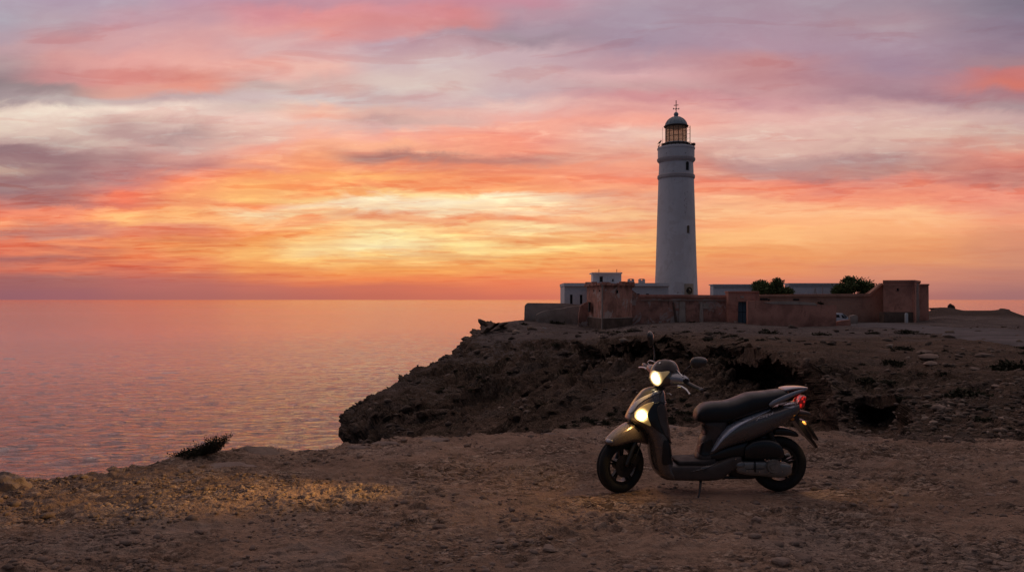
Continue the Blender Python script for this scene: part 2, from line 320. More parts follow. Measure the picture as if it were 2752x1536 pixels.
M_tower = plaster('tower_whitewash', (0.77, 0.76, 0.78), (0.60, 0.58, 0.58), (0.82, 0.81, 0.82), 0.7, 0.40, patch=(0.66, 0.63, 0.63))
M_band = plaster('tower_band', (0.55, 0.50, 0.50), (0.36, 0.33, 0.33), (0.62, 0.57, 0.57), 1.0, 0.5)
M_dark = plain('dark_opening', (0.020, 0.020, 0.022), 0.9)
M_blue = plain('blue_door_paint', (0.15, 0.30, 0.40), 0.6, var=0.3)
M_iron = plain('dark_iron', (0.055, 0.045, 0.045), 0.6, 0.5, var=0.3)
M_dome = plain('weathered_copper_dome', (0.31, 0.385, 0.43), 0.5, 0.0, var=0.35)
M_ochre = plain('dusty_lantern_glass', (0.78, 0.60, 0.40), 0.4, var=0.2)
_t = NT(M_ochre.node_tree); _tr = _t.new('ShaderNodeBsdfTransparent'); _tr.inputs[0].default_value = (0.9, 0.8, 0.7, 1)
_tl = _t.new('ShaderNodeBsdfTranslucent'); _tl.inputs[0].default_value = (0.90, 0.74, 0.56, 1)
_m1 = _t.new('ShaderNodeMixShader'); _m1.inputs[0].default_value = 0.55; _t.l.new(_t.n['Principled BSDF'].outputs[0], _m1.inputs[1]); _t.l.new(_tl.outputs[0], _m1.inputs[2])
_mx = _t.new('ShaderNodeMixShader'); _mx.inputs[0].default_value = 0.40; _t.l.new(_m1.outputs[0], _mx.inputs[1]); _t.l.new(_tr.outputs[0], _mx.inputs[2]); _t.l.new(_mx.outputs[0], _t.n['Material Output'].inputs[0])
M_asphalt = earth('asphalt', (0.105, 0.094, 0.094), (0.138, 0.124, 0.127), (0.20, 0.178, 0.176), 0.8, 0.02)
# ================================================================== SEA
def make_sea():
    Z = -25.0
    ys_ = np.concatenate([np.geomspace(45, 900, 520), np.geomspace(930, 90000, 60)])
    t = np.linspace(-1.15, 1.15, 560)
    Y = np.repeat(ys_[:, None], len(t), 1); X = Y * t[None, :]
    P = np.stack([X, Y, np.full_like(X, Z)], -1)
    q = P.copy(); q[..., 2] = 0
    near = np.clip((900 - Y) / 600, 0, 1)
    P[..., 2] += near * (0.30 * pnoise(q / (13.0, 8.0, 1) + 3) + 0.20 * pnoise(q / (6.0, 3.6, 1) + 9) + 0.10 * pnoise(q / (2.6, 1.8, 1)))
    m, n, b = new_mat('sea_water')
    b.inputs['Base Color'].default_value = (0.030, 0.034, 0.046, 1); b.inputs['IOR'].default_value = 1.5
    g = n.new('ShaderNodeNewGeometry'); p = g.outputs['Position']
    s = n.new('ShaderNodeSeparateXYZ'); n.put(s.inputs[0], p)
    a = n.xyz(n.m('MULTIPLY', s.outputs[0], 0.16), n.m('MULTIPLY', s.outputs[1], 0.25), 0.0)
    a2 = n.xyz(n.m('MULTIPLY', s.outputs[0], 0.20), n.m('MULTIPLY', s.outputs[1], 0.46), 0.0)
    h = n.m('ADD', n.m('ADD', n.noise(a, 1.0, 5, 0.62, 0.4), n.m('MULTIPLY', n.noise(p, 0.035, 3, 0.5), 1.0)), n.m('MULTIPLY', n.m('POWER', n.noise(a2, 1.0, 5, 0.62, 0.8), 3.0), 3.6))
    far = n.xyz(n.m('MULTIPLY', s.outputs[0], 0.0006), n.m('MULTIPLY', s.outputs[1], 0.0016), 0.0)
    slick = n.noise(far, 1.0, 4, 0.6, 0.6)
    n.put(b.inputs['Roughness'], n.mr(slick, 0.42, 0.60, 0.05, 0.14))
    n.put(n.n['Principled BSDF'].inputs['Specular IOR Level'], 0.5)
    dist = n.new('ShaderNodeCameraData').outputs['View Distance']
    bn = n.new('ShaderNodeBump'); bn.inputs['Distance'].default_value = 0.85
    n.put(bn.inputs['Height'], h); n.put(bn.inputs['Strength'], n.mr(dist, 60, 800, 1.0, 0.22)); n.put(b.inputs['Normal'], bn.outputs[0])
    gl_ = n.new('ShaderNodeBsdfGlossy'); gl_.inputs['Color'].default_value = (0.96, 0.74, 0.71, 1); gl_.inputs['Roughness'].default_value = 0.10; n.put(gl_.inputs['Normal'], bn.outputs[0])
    mx_ = n.new('ShaderNodeMixShader'); n.put(mx_.inputs[0], n.mr(dist, 70, 420, 0.20, 0.66)); n.l.new(b.outputs[0], mx_.inputs[1]); n.l.new(gl_.outputs[0], mx_.inputs[2]); n.l.new(mx_.outputs[0], n.n['Material Output'].inputs[0])
    o = grid_np('sea', P, m); tag(o, kind='structure'); return o
make_sea()

# ================================================================== HEADLAND: control profiles, near to far, then rock noise
SIL = [(905,1215,42),(908,1150,42.5),(912,1122,42.8),(925,1100,43),(950,1085,44),(1030,1040,48),(1100,1003,52),(1130,990,53.5),(1200,950,58),(1262,907,65),(1290,880,72),(1340,866,78),(1395,860,84)]
def resample(pl, n):
    pl = np.array(pl, float); L = np.r_[0, np.cumsum(np.hypot(np.diff(pl[:, 0]), np.diff(pl[:, 1])))]
    t = np.linspace(0, L[-1], n); return np.stack([np.interp(t, L, pl[:, k]) for k in range(3)], -1)
def world(c): c = np.asarray(c, float); return np.stack([(c[..., 0] - CX) * c[..., 2] / F, c[..., 2], EYE - (c[..., 1] - HY) * c[..., 2] / F], -1)
def flatY(py, z): return F * (EYE - z) / (py - HY)
def make_headland():
    cols = []
    sil = world(resample(SIL, 9))
    def full(mid, deep, back):
        mid = np.asarray(mid); d = mid[0].copy(); d[1] *= 0.9; d[0] *= 0.9; d[2] = deep
        return np.vstack([d[None], mid, back])
    # behind the skyline ridge: falls to the sea
    b1 = sil + np.array((1.5, 9, -5.0)); b1[:, 2] = np.minimum(b1[:, 2], -3)
    b2 = sil + np.array((-1.0, 14, 0)); b2[:, 2] = -26
    cols.append(full(b2, -27, [(-3, 105, -26), (-6, 150, -26), (-8, 200, -27)]))
    cols.append(full(b1, -26, [(1.2, 100, -6), (0, 150, -14), (-2, 200, -27)]))
    cols.append(full(sil, -26, [(2.8, 97, -1.0), (4, 150, -3), (4, 200, -27)]))
    C = [
     [(980,1215,37),(990,1180,38.5),(1010,1130,40),(1050,1080,43),(1100,1035,47),(1160,990,52),(1235,940,59),(1300,895,69),(1410,866,82)],
     [(1100,1215,33),(1110,1180,35),(1150,1130,38),(1190,1080,42),(1230,1030,46),(1280,980,52),(1330,930,60),(1380,895,70),(1460,872,82)],
     [(1290,1200,28),(1300,1165,30),(1330,1110,34),(1370,1060,38),(1410,1010,42),(1450,960,47),(1480,925,55),(1520,900,64),(1570,884,78)],
     [(1390,1195,25),(1398,1160,27),(1425,1105,31),(1455,1055,35),(1485,1010,39),(1515,962,43),(1540,928,50),(1570,905,60),(1608,885,77)],
     [(1480,1190,23),(1490,1155,25),(1510,1100,29),(1530,1050,33),(1550,1008,37.5),(1568,968,42),(1585,928,43),(1615,904,54),(1650,880,78)],
     [(1590,1185,21),(1595,1152,22.5),(1605,1100,26),(1615,1050,30),(1628,1008,35),(1640,958,41),(1652,922,40.5),(1672,900,50),(1705,872,80)],
     [(1690,1180,19),(1690,1150,20.5),(1695,1100,24),(1700,1050,28),(1705,1008,33),(1712,950,40),(1720,916,37),(1735,896,48),(1760,868,81)],
     [(1800,1180,18),(1800,1150,19.5),(1803,1100,22.5),(1805,1050,26),(1808,1010,29.5),(1812,958,33),(1816,918,33),(1825,898,46),(1840,864,82)],
     [(1900,1180,17),(1900,1150,18.5),(1905,1100,21),(1905,1050,24),(1905,1008,27),(1905,958,30),(1908,928,30.5),(1912,902,44),(1915,862,83)],
     [(2010,1180,16.2),(2005,1150,18),(2000,1100,21),(1998,1060,24.5),(1995,1018,28),(1992,975,29),(1992,945,26.5),(1995,906,42),(2000,866,82)],
     [(2090,1180,15.5),(2085,1150,18),(2080,1100,21.5),(2075,1060,24.5),(2070,1018,27),(2066,982,27),(2066,955,23.5),(2075,910,40),(2085,870,82)],
     [(2150,1180,15),(2150,1158,16.8),(2150,1120,20.5),(2148,1085,23),(2145,1050,24),(2140,1012,23.5),(2135,982,20.4),(2145,915,39),(2160,872,82)],
     [(2200,1180,13.5),(2200,1160,14.6),(2205,1125,19.5),(2205,1090,20),(2202,1060,18.0),(2200,1020,17.0),(2198,982,18.0),(2205,920,37),(2225,872,82)],
     [(2252,1180,12.5),(2250,1160,13.1),(2245,1125,14.1),(2240,1090,14.5),(2235,1055,14.8),(2232,1018,15.8),(2232,985,18.2),(2245,922,37),(2268,871,82)],
     [(2300,1180,12),(2300,1160,12.7),(2300,1130,13.9),(2300,1095,14.4),(2298,1062,14.5),(2298,1030,16.5),(2302,992,20.5),(2315,925,36),(2335,870,83)],
     [(2345,1180,11),(2345,1158,11.8),(2350,1134,14.0),(2352,1102,15.0),(2355,1074,14.2),(2360,1042,16.2),(2365,1000,20.5),(2375,930,35),(2395,869,83)],
     [(2400,1180,10.6),(2400,1150,11.4),(2402,1120,13.3),(2404,1094,14.3),(2408,1066,13.7),(2412,1040,15.6),(2416,1000,20.6),(2428,932,34),(2445,868,83)],
     [(2445,1185,9.6),(2445,1155,10.4),(2445,1122,11.6),(2445,1090,12.7),(2446,1064,13.9),(2448,1038,15.6),(2452,1000,20.2),(2465,934,34),(2482,868,84)],
    ]
    for c in C:
        m_ = world(c); xf = m_[-1][0] / m_[-1][1]
        zz = m_[0][2]
        cols.append(full(m_, zz - 6 if c[0][0] < 1400 else zz - 3, [(xf * 112, 112, -0.5), (xf * 150, 150, -0.9), (xf * 200, 200, -27)]))
    zrow = [-0.10, -0.06, -0.02, 0.0, 0.02, 0.0, -0.05, -0.2, -0.75]
    for px, far in ((2500, (838, 834)), (2523, (834, 826.5)), (2552, (834, 826)), (2594, (838, 834)), (2658, (838, 834)), (2699, (838, 830)), (2726, (844, 839)), (2752, (852, 849)), (2800, (862, 862)), (2900, (868, 880)), (3100, (870, 890)), (3500, (870, 890))):
        m_ = np.array([W(px + i * 4, py, flatY(py, z)) for i, (py, z) in enumerate(zip((1190, 1160, 1130, 1100, 1070, 1038, 1000, 935, 868), zrow))])
        cols.append(full(m_, -0.35, [W(px, far[0], 118), W(px, far[1], 150), W(px, 1100, 200)]))
    P = np.array([np.asarray(c, float) for c in cols])                  # C,13,3
    # blend in (bearing, height, log depth) so the surface stays even in plan
    q = np.stack([P[..., 0] / P[..., 1], P[..., 2], np.log(P[..., 1])], -1)
    segs = [8, 40, 46, 46, 46, 46, 46, 46, 40, 40, 34, 24, 8]
    rows = np.concatenate([np.linspace(i, i + 1, n, endpoint=False) for i, n in enumerate(segs[:q.shape[1] - 1])] + [[q.shape[1] - 1]])
    pxs = q[:, 2, 0]
    cs = []
    for i in range(len(q) - 1):
        n = int(np.clip(abs(pxs[i + 1] - pxs[i]) * F / 3.0, 14, 46)); cs.append(np.linspace(i, i + 1, n, endpoint=False))
    cs = np.concatenate(cs + [[len(q) - 1]])
    def cr(A, t, ax):
        A = np.moveaxis(A, ax, 0); n = len(A); i = np.clip(np.floor(t).astype(int), 0, n - 2); f = (t - i)[:, None, None]
        p0, p1, p2, p3 = A[np.clip(i - 1, 0, n - 1)], A[i], A[i + 1], A[np.clip(i + 2, 0, n - 1)]
        k = 0.32; d0, d1, d2 = p1 - p0, p2 - p1, p3 - p2                    # limited slopes: no overshoot
        m1 = np.where(d0 * d1 > 0, np.sign(d1) * np.minimum(np.abs(k * (p2 - p0)), 2.5 * np.minimum(np.abs(d0), np.abs(d1))), 0)
        m2 = np.where(d1 * d2 > 0, np.sign(d1) * np.minimum(np.abs(k * (p3 - p1)), 2.5 * np.minimum(np.abs(d1), np.abs(d2))), 0)
        r = (2*f**3 - 3*f**2 + 1) * p1 + (f**3 - 2*f**2 + f) * m1 + (-2*f**3 + 3*f**2) * p2 + (f**3 - f**2) * m2
        return np.moveaxis(r, 0, ax)
    D = cr(cr(q, rows, 1), cs, 0)
    G = np.stack([D[..., 0] * np.exp(D[..., 2]), np.exp(D[..., 2]), D[..., 1]], -1)
    G = np.swapaxes(G, 0, 1).copy()                                     # rows, cols, 3
    def normals(G):
        n_ = np.cross(np.gradient(G, axis=1), np.gradient(G, axis=0)); n_ /= np.linalg.norm(n_, axis=-1)[..., None] + 1e-9
        return n_
    nn = normals(G); nn *= np.sign(nn[..., 2].mean())
    st = sstep(0.06, 0.34, 1 - np.abs(nn[..., 2]))                      # steep
    dist = np.clip(G[..., 1] / 38, 0.35, 1.0)
    rowi = rows[:, None]
    flat = sstep(6.9, 7.8, rowi) * np.ones_like(st)
    edgeL = (np.arange(len(cs)) / len(cs))[None, :]
    Rm = np.array([(0.66, 0.62, 0.42), (-0.70, 0.71, 0.05), (-0.27, -0.33, 0.90)])
    A = G @ Rm.T
    rib = 0.85 * ridged(A / (5.5, 1.9, 1.5), 4) - 0.2
    crack = -0.34 * np.exp(-(pnoise(A / (2.4, 0.9, 0.8) + 4) / 0.07) ** 2) - 0.20 * np.exp(-(pnoise(A / (1.1, 0.5, 0.45) + 40) / 0.09) ** 2)
    patchy = 0.35 + 0.9 * sstep(-0.25, 0.35, fbm(G / 5.5 + 21, 2))
    fc = sstep(14, 34, G[..., 1]) * (1.25 * facets(A / (8.0, 3.4, 2.7), 6) + 0.85 * facets(A / (4.6, 1.9, 1.5), 2)) + 0.55 * facets(A / (2.6, 1.05, 0.85)) + 0.42 * facets(A / (1.5, 0.6, 0.5), 5) + 0.15 * facets(A / (0.6, 0.28, 0.24), 9)
    disp = st * dist * (0.65 * fbm(G / 7.0, 3) + fc + patchy * (0.5 * rib + 0.35 * crack) + 0.20 * fbm(A / (1.5, 0.7, 0.6), 3) + 0.13 * ridged(A / (0.7, 0.3, 0.3), 3))
    disp += (1 - st) * dist * (1 - 0.88 * flat) * (0.30 * fbm(G / 4.0, 3) + patchy * (0.40 * np.maximum(ridged(A / (3.4, 1.5, 1.2) + 9, 4) - 0.15, 0) + 0.5 * crack + 0.42 * fc) + 0.11 * fbm(G / 0.6, 3) + 0.05 * ridged(G / 0.28, 2))
    disp = disp * (1 - 0.9 * sstep(8.6, 9.3, rowi))
    disp = (disp - 0.22 * dist * (1 - flat)) * (0.55 + 0.45 * sstep(1.5, 4.0, cs)[None, :])
    disp = disp * (0.40 + 0.60 * sstep(-0.2, 0.3, nn[..., 2]))
    G = G + nn * disp[..., None]
    # strata: ledges push out and sink back with height
    hn = nn.copy(); hn[..., 2] = 0
    ph = G[..., 2] * 1.15 + 0.9 * fbm(G / 6.0 + 5, 2); saw = ph - np.floor(ph)
    led = np.where(saw < 0.72, saw / 0.72, (1 - saw) / 0.28)
    G = G + hn * (st * dist * (0.25 + 0.8 * sstep(1.8, 5.0, cs)[None, :]) * (led - 0.5) * (0.5 + 0.8 * sstep(-0.3, 0.4, fbm(G / 5.0 + 11, 2))))[..., None]
    o = grid_np('headland', G, M_rock, flip=True); tag(o, kind='structure')
    return G
HL = make_headland()

# ================================================================== GROUND in the foreground: a dirt ledge with a broken edge
EDGE = [(-900,1400),(-400,1338),(0,1299),(60,1292),(100,1291),(160,1284),(250,1277),(350,1262),(420,1250),(470,1243),(560,1229),(620,1215),(660,1206),(700,1203),(740,1208),(800,1209),(860,1207),(905,1203),(935,1193),(1000,1192),(1060,1183),(1160,1178),(1300,1172),(1376,1165),(1480,1160),(1620,1150),(1720,1143),(1800,1147),(1900,1150),(2050,1155),(2150,1157),(2250,1160),(2320,1160),(3600,1160)]
def ground_bumps(X, Y):
    p = np.stack([X, Y, np.zeros_like(X)], -1)
    a = 0.035 * fbm(p / 1.3, 3) + 0.026 * fbm(p / (0.40, 0.30, 1) + 4, 3) + 0.016 * ridged(p / (0.19, 0.12, 1), 3) + 0.009 * ridged(p / (0.062, 0.040, 1), 2) + 0.020 * sstep(-0.2, 0.4, pnoise(p / (1.6, 0.9, 1) + 31)) * facets(p / (0.16, 0.09, 1), 3)
    lump = np.maximum(ridged(p / (0.55, 0.30, 1) + 8, 3) - 0.28, 0)
    a = a + 0.055 * lump * (0.4 + sstep(0.0, 0.5, pnoise(p / 2.2 + 2)))
    # quiet where the scooter stands
    q = np.exp(-(((X - 1.6) / 1.25) ** 2 + ((Y - 6.85) / 0.45) ** 2) ** 2)
    return a * (1 - 0.85 * q)
def make_ground():
    e = np.array(EDGE, float)
    cols = np.concatenate([np.linspace(-900, -130, 90, endpoint=False), np.linspace(-130, 2880, 1150, endpoint=False), np.linspace(2880, 3600, 90)])
    epx = np.interp(cols, e[:, 0], e[:, 1])
    nz = fbm(np.stack([cols / 60, 0 * cols, 0 * cols + 3.3], -1), 4)
    epx = epx + 5.0 * nz
    t = np.linspace(0, 1, 330)
    py = 2400 + (1600 - 2400) * np.linspace(0, 1, 30, endpoint=False)
    py = np.concatenate([py[:, None] * np.ones_like(cols)[None], 1600 + (epx[None] - 1600) * t[:, None]])
    Y = F * EYE / (py - HY); X = (cols[None] - CX) * Y / F
    Z = ground_bumps(X, Y)
    fr = sstep(2200, 2420, cols)[None]                                   # to the right the dirt runs on under the plain
    last = Y[-1:]
    Z -= 0.10 * sstep(0.9, 1.0, np.r_[np.zeros(30), t])[:, None] * fr
    rowsx, rowsz, rowsY = [X], [Z], [Y]
    zl = Z[-1:]
    for dy_, dzv in ((0.08, 0.03), (0.2, 0.12), (0.38, 0.35), (0.5, 0.9), (0.62, 1.7), (0.8, 3.0), (1.4, 6.0), (2.6, 12.0), (5, 27.0)):
        yy = last + dy_ * (1 - fr) + fr * dy_ * 1.2; rowsY.append(yy); rowsx.append((cols[None] - CX) * yy / F)
        pp = np.stack([rowsx[-1], yy, -dzv * np.ones_like(yy)], -1)
        rowsz.append(zl - dzv * (1 - fr) - fr * min(dzv, 1.5) * 0.6 + 0.12 * fbm(pp / 0.5, 3) * min(dzv * 3, 1))
    P = np.stack([np.vstack(rowsx), np.vstack(rowsY), np.vstack(rowsz)], -1)
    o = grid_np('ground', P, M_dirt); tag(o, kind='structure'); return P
GR = make_ground()
# ground behind and beside the viewer
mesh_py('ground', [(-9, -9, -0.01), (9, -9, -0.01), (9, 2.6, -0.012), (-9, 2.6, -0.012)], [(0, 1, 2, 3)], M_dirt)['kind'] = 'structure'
GRz = lambda x, y: float(ground_bumps(np.array([x]), np.array([y]))[0])

# ------------------------------------------------------------------ rocks and stones
def rock_mesh(seed, n=2, sq=(1, 1, 1), rough=0.35):
    bm = bmesh.new(); bmesh.ops.create_icosphere(bm, subdivisions=n, radius=1.0)
    v = np.array([x.co[:] for x in bm.verts]); d_ = 1 + rough * fbm(v * 0.9 + seed * 7.7, 3)
    # a few flat breaks
    r2 = np.random.default_rng(seed)
    for _ in range(5):
        k = r2.normal(size=3); k /= np.linalg.norm(k); h = (v * d_[:, None]) @ k; lim = 0.72 + 0.2 * r2.random()
        d_ = np.where(h > lim, d_ * lim / np.maximum(h, 1e-6), d_)
    for x, q_, c in zip(bm.verts, v, d_): x.co = Vector(q_ * c * np.array(sq))
    me = bpy.data.meshes.new('stone'); bm.to_mesh(me); bm.free(); return me
def place_mesh(me, name, mat, loc, scale, rz, label=None, cat=None, group=None, smooth=False):
    if not me.materials: me.materials.append(mat)
    o = bpy.data.objects.new(name, me); COL.objects.link(o); o.location = loc; o.scale = scale; o.rotation_euler = (0, 0, rz)
    return tag(o, label, cat, group)
def gpoint(px, py):                                                       # a point on the foreground dirt seen at that bearing
    Y = F * EYE / (py - HY); X = (px - CX) * Y / F; return X, Y, GRz(X, Y)
ROCKS = [rock_mesh(k, 2, (1, 0.75, 0.45), 0.4) for k in range(6)]

def make_gravel():
    vs, fs, base = [], [], 0
    shapes = []
    for k in range(10):
        bm = bmesh.new(); bmesh.ops.create_icosphere(bm, subdivisions=1, radius=1.0)
        v = np.array([x.co[:] for x in bm.verts]); v = v * (1 + 0.45 * fbm(v * 1.1 + k * 5.1, 2))[:, None]
        shapes.append((v, np.array([[q.index for q in f.verts] for f in bm.faces]))); bm.free()
    e = np.array(EDGE, float)
    n = 30000
    px = rng.uniform(-150, 2900, n)
    top = np.interp(px, e[:, 0], e[:, 1]) + 3
    py = top + (1600 - top) * rng.random(n) ** 1.25
    Y = F * EYE / (py - HY); X = (px - CX) * Y / F
    dens = sstep(-0.35, 0.45, fbm(np.stack([X / 0.8, Y / 0.5, 0 * X + 7], -1), 3)) * (0.55 + 0.45 * (px < 900))
    keep = rng.random(n) < dens; X, Y = X[keep], Y[keep]
    Z = ground_bumps(X, Y)
    s = np.clip(np.exp(rng.normal(math.log(0.0072), 0.66, len(X))), 0.0035, 0.042)
    a = rng.random(len(X)) * 6.283
    V_, F_ = [], []
    for i in range(len(X)):
        v, f = shapes[i % 10]
        q = v * s[i] * np.array((1.25, 0.9, 0.55)); c, sn = math.cos(a[i]), math.sin(a[i])
        q = np.stack([q[:, 0] * c - q[:, 1] * sn + X[i], q[:, 0] * sn + q[:, 1] * c + Y[i], q[:, 2] + Z[i] + 0.12 * s[i]], -1)
        V_.append(q); F_.append(f + base); base += len(v)
    o = mesh_np('gravel', np.vstack(V_), np.vstack(F_), M_stone, smooth=False)
    tag(o, 'small broken stones scattered over the brown dirt', 'gravel', kind='stuff')
make_gravel()

# loose stones big enough to pick out
for k, (px, py, s) in enumerate([(1180,1418,.060),(1345,1463,.050),(1423,1470,.040),(1475,1490,.055),(1535,1468,.045),(1375,1385,.035),(1290,1452,.030),(536,1437,.045),(640,1520,.040),(1115,1303,.040),(1440,1296,.035),(1120,1325,.030),(2160,1515,.075),(2100,1530,.060),(1700,1400,.030),(2035,1416,.045),(2150,1470,.040),(2430,1340,.050),(2660,1330,.055),(2400,1366,.055),(2700,1520,.050),(300,1268,.055),(2000,1530,.035),(860,1425,.030),(1690,1525,.040),(745,1325,.045),(690,1358,.060),(820,1345,.05),(130,1385,.06),(255,1392,.05),(90,1340,.05)]):
    X, Y, Z = gpoint(px, py)
    place_mesh(ROCKS[k % 6], 'loose_stone', M_stone, (X, Y, Z + 0.1 * s), (s, s, s), k * 1.7, 'fist sized brown stone lying loose on the foreground dirt', 'stone', 'loose stones on the dirt')
# pale slabs along the broken edge
for k, (px, py, sx, sz, lab) in enumerate([
    (700, 1217, .26, .10, 'peaked grey rock on the ledge rim right of the dark bush'),
    (955, 1202, .20, .055, 'pale flat slab on the ledge rim below the tip of the headland'),
    (1035, 1195, .16, .030, 'long thin pale slab on the ledge rim, second from the headland tip'),
    (1150, 1186, .22, .040, 'broad pale slab on the ledge rim below the middle of the dark slope'),
    (1480, 1166, .20, .035, 'pale slab on the ledge rim left of the scooter front wheel'),
    (1795, 1152, .22, .040, 'pale slab on the ledge rim framed between scooter seat and legshield'),
    (590, 1258, .34, .035, 'low pale rock shelf in the dirt below the dark bush'),
    (1950, 1345, .0, .0, '')]):
    if not sx: continue
    X, Y, Z = gpoint(px, py)
    place_mesh(rock_mesh(40 + k, 3, (1, 0.8, 1), 0.42), 'rock_slab', M_slab if k != 0 else M_stone, (X, Y, Z - 0.5 * sz), (sx, sx * 0.8, sz), 0.1 * k, lab, 'rock', smooth=True)
X, Y, Z = gpoint(28, 1322)
place_mesh(rock_mesh(63, 4, (1, 0.9, 1), 0.55), 'boulder', M_slab, (X, Y, Z - 0.02), (0.17, 0.16, 0.125), 0.4, 'half buried boulder lit yellow at the left end of the dirt ledge', 'boulder')

# ------------------------------------------------------------------ finding a seen point of the headland
_hy = HL.reshape(-1, 3); _hp = np.stack([CX + _hy[:, 0] * F / _hy[:, 1], HY - (_hy[:, 2] - EYE) * F / _hy[:, 1]], -1)
def hpoint(px, py, r=5):
    d_ = np.abs(_hp - (px, py)).max(1); k = np.where(d_ < r)[0]
    if len(k) == 0: k = np.array([d_.argmin()])
    return Vector(_hy[k[_hy[k, 1].argmin()]])

M_scree, _t, _b = new_mat('scree_stone'); _b.inputs['Roughness'].default_value = 0.95
_g2 = _t.new('ShaderNodeNewGeometry')
_t.put(_b.inputs['Base Color'], _t.mix(_t.m('MULTIPLY', _t.noise(_g2.outputs['Position'], 6.0, 4), 0.5), _t.ramp(_g2.outputs['Random Per Island'], [(0.0, (0.035, 0.024, 0.018)), (0.45, (0.13, 0.09, 0.066)), (0.85, (0.19, 0.135, 0.102)), (1.0, (0.40, 0.30, 0.235))]), (0.10, 0.07, 0.052)))
def make_scree():
    shapes = []
    for k in range(8):
        bm = bmesh.new()
        for q in range(11): bm.verts.new(Vector(np.random.default_rng(k * 50 + q).normal(size=3)).normalized() * (0.75 + 0.05 * (q % 6)))
        bmesh.ops.convex_hull(bm, input=bm.verts[:]); bmesh.ops.triangulate(bm, faces=bm.faces[:]); bm.verts.index_update()
        v = np.array([x.co[:] for x in bm.verts])
        shapes.append((v, np.array([[q.index for q in f.verts] for f in bm.faces]))); bm.free()
    ok = np.where((_hp[:, 0] > 860) & (_hp[:, 0] < 2900) & (_hp[:, 1] > 875) & (_hp[:, 1] < 1215) & (_hy[:, 1] < 75))[0]
    wgt = 1.0 / np.maximum(_hy[ok, 1], 8) ** 0.5 * sstep(-0.35, 0.4, fbm(_hy[ok] / 3.0, 3))
    pick = rng.choice(ok, 4200, p=wgt / wgt.sum())
    near = ok[(_hp[ok, 0] > 2290) & (_hp[ok, 0] < 2760) & (_hp[ok, 1] > 1080) & (_hp[ok, 1] < 1165)]; pick = np.r_[pick, rng.choice(near, 450)]; V_, F_, base = [], [], 0
    for i, k in enumerate(pick):
        p = _hy[k]; s = min(math.exp(rng.normal(math.log(0.0021), 0.7)), 0.0075) * p[1]
        v, f = shapes[i % 8]; a = rng.random() * 6.283; c, sn = math.cos(a), math.sin(a); q = v * s * np.array((1.2, 0.9, 0.55))
        V_.append(np.stack([q[:, 0] * c - q[:, 1] * sn + p[0], q[:, 0] * sn + q[:, 1] * c + p[1], q[:, 2] + p[2] + 0.1 * s], -1)); F_.append(f + base); base += len(v)
    tag(mesh_np('scree', np.vstack(V_), np.vstack(F_), M_scree, smooth=False), 'broken rubble covering the rocky headland and the stony plain', 'rubble', kind='stuff')
make_scree()

# ------------------------------------------------------------------ scrub
def leafy(name, n, rad, size, mat, seed, flat=0.0, twigs=0, parent=None, thin=0.35):
    r = np.random.default_rng(seed)
    d_ = r.normal(size=(n, 3)); d_ /= np.linalg.norm(d_, axis=1)[:, None]; d_[:, 2] = np.abs(d_[:, 2]) * (1 - flat)
    rr = r.random(n) ** 0.45 * (0.72 + 0.5 * sstep(-0.3, 0.5, fbm(d_ * 2.2 + seed, 2)))
    c = d_ * rr[:, None] * np.array(rad)
    ax = r.normal(size=(n, 3)) + d_ * 1.4; ax /= np.linalg.norm(ax, axis=1)[:, None]
    sd_ = np.cross(ax, r.normal(size=(n, 3))); sd_ /= np.linalg.norm(sd_, axis=1)[:, None]
    L = size * r.uniform(0.6, 1.5, n)[:, None]
    V_ = np.stack([c - ax * L * .5, c + sd_ * L * thin, c + ax * L * .6, c - sd_ * L * thin], 1).reshape(-1, 3)
    f = np.arange(4 * n).reshape(-1, 4)
    return V_, f
def foliage(name, c1, c2):
    m, t, b = new_mat(name); b.inputs['Roughness'].default_value = 0.8; b.inputs['Specular IOR Level'].default_value = 0.2
    g = t.new('ShaderNodeNewGeometry'); oi = t.new('ShaderNodeObjectInfo')
    t.put(b.inputs['Base Color'], t.mix(t.m('ADD', t.m('MULTIPLY', g.outputs['Random Per Island'], 0.75), t.m('MULTIPLY', oi.outputs['Random'], 0.25)), c1, c2)); return m
M_scrub = foliage('scrub_leaf', (0.020, 0.022, 0.012), (0.060, 0.052, 0.028))
M_tree = foliage('tree_leaf', (0.055, 0.085, 0.032), (0.16, 0.20, 0.08))
M_twig = plain('twig_bark', (0.060, 0.042, 0.032), 0.9, var=0.4)
SCR = []
for k in range(5):
    V_, f = leafy('s', 420, (1, 0.9, 0.55), 0.17, M_scrub, 100 + k, 0.2)
    me = bpy.data.meshes.new('scrub'); me.from_pydata(V_.tolist(), [], f.tolist()); me.materials.append(M_scrub); SCR.append(me)
def scrub(px, py, wpx, hpx, label, group=None, cat='shrub'):
    p = hpoint(px, py); s = wpx * p.y / F / 2; h = hpx * p.y / F / 0.55
    o = bpy.data.objects.new('scrub_bush', SCR[random.randrange(5)]); COL.objects.link(o)
    o.location = (p.x, p.y, p.z - 0.12 * h); o.scale = (s, s * 0.8, h); o.rotation_euler = (0, 0, random.uniform(0, 6.28)); o.scale = (s, s, h)
    return tag(o, label, cat, group)
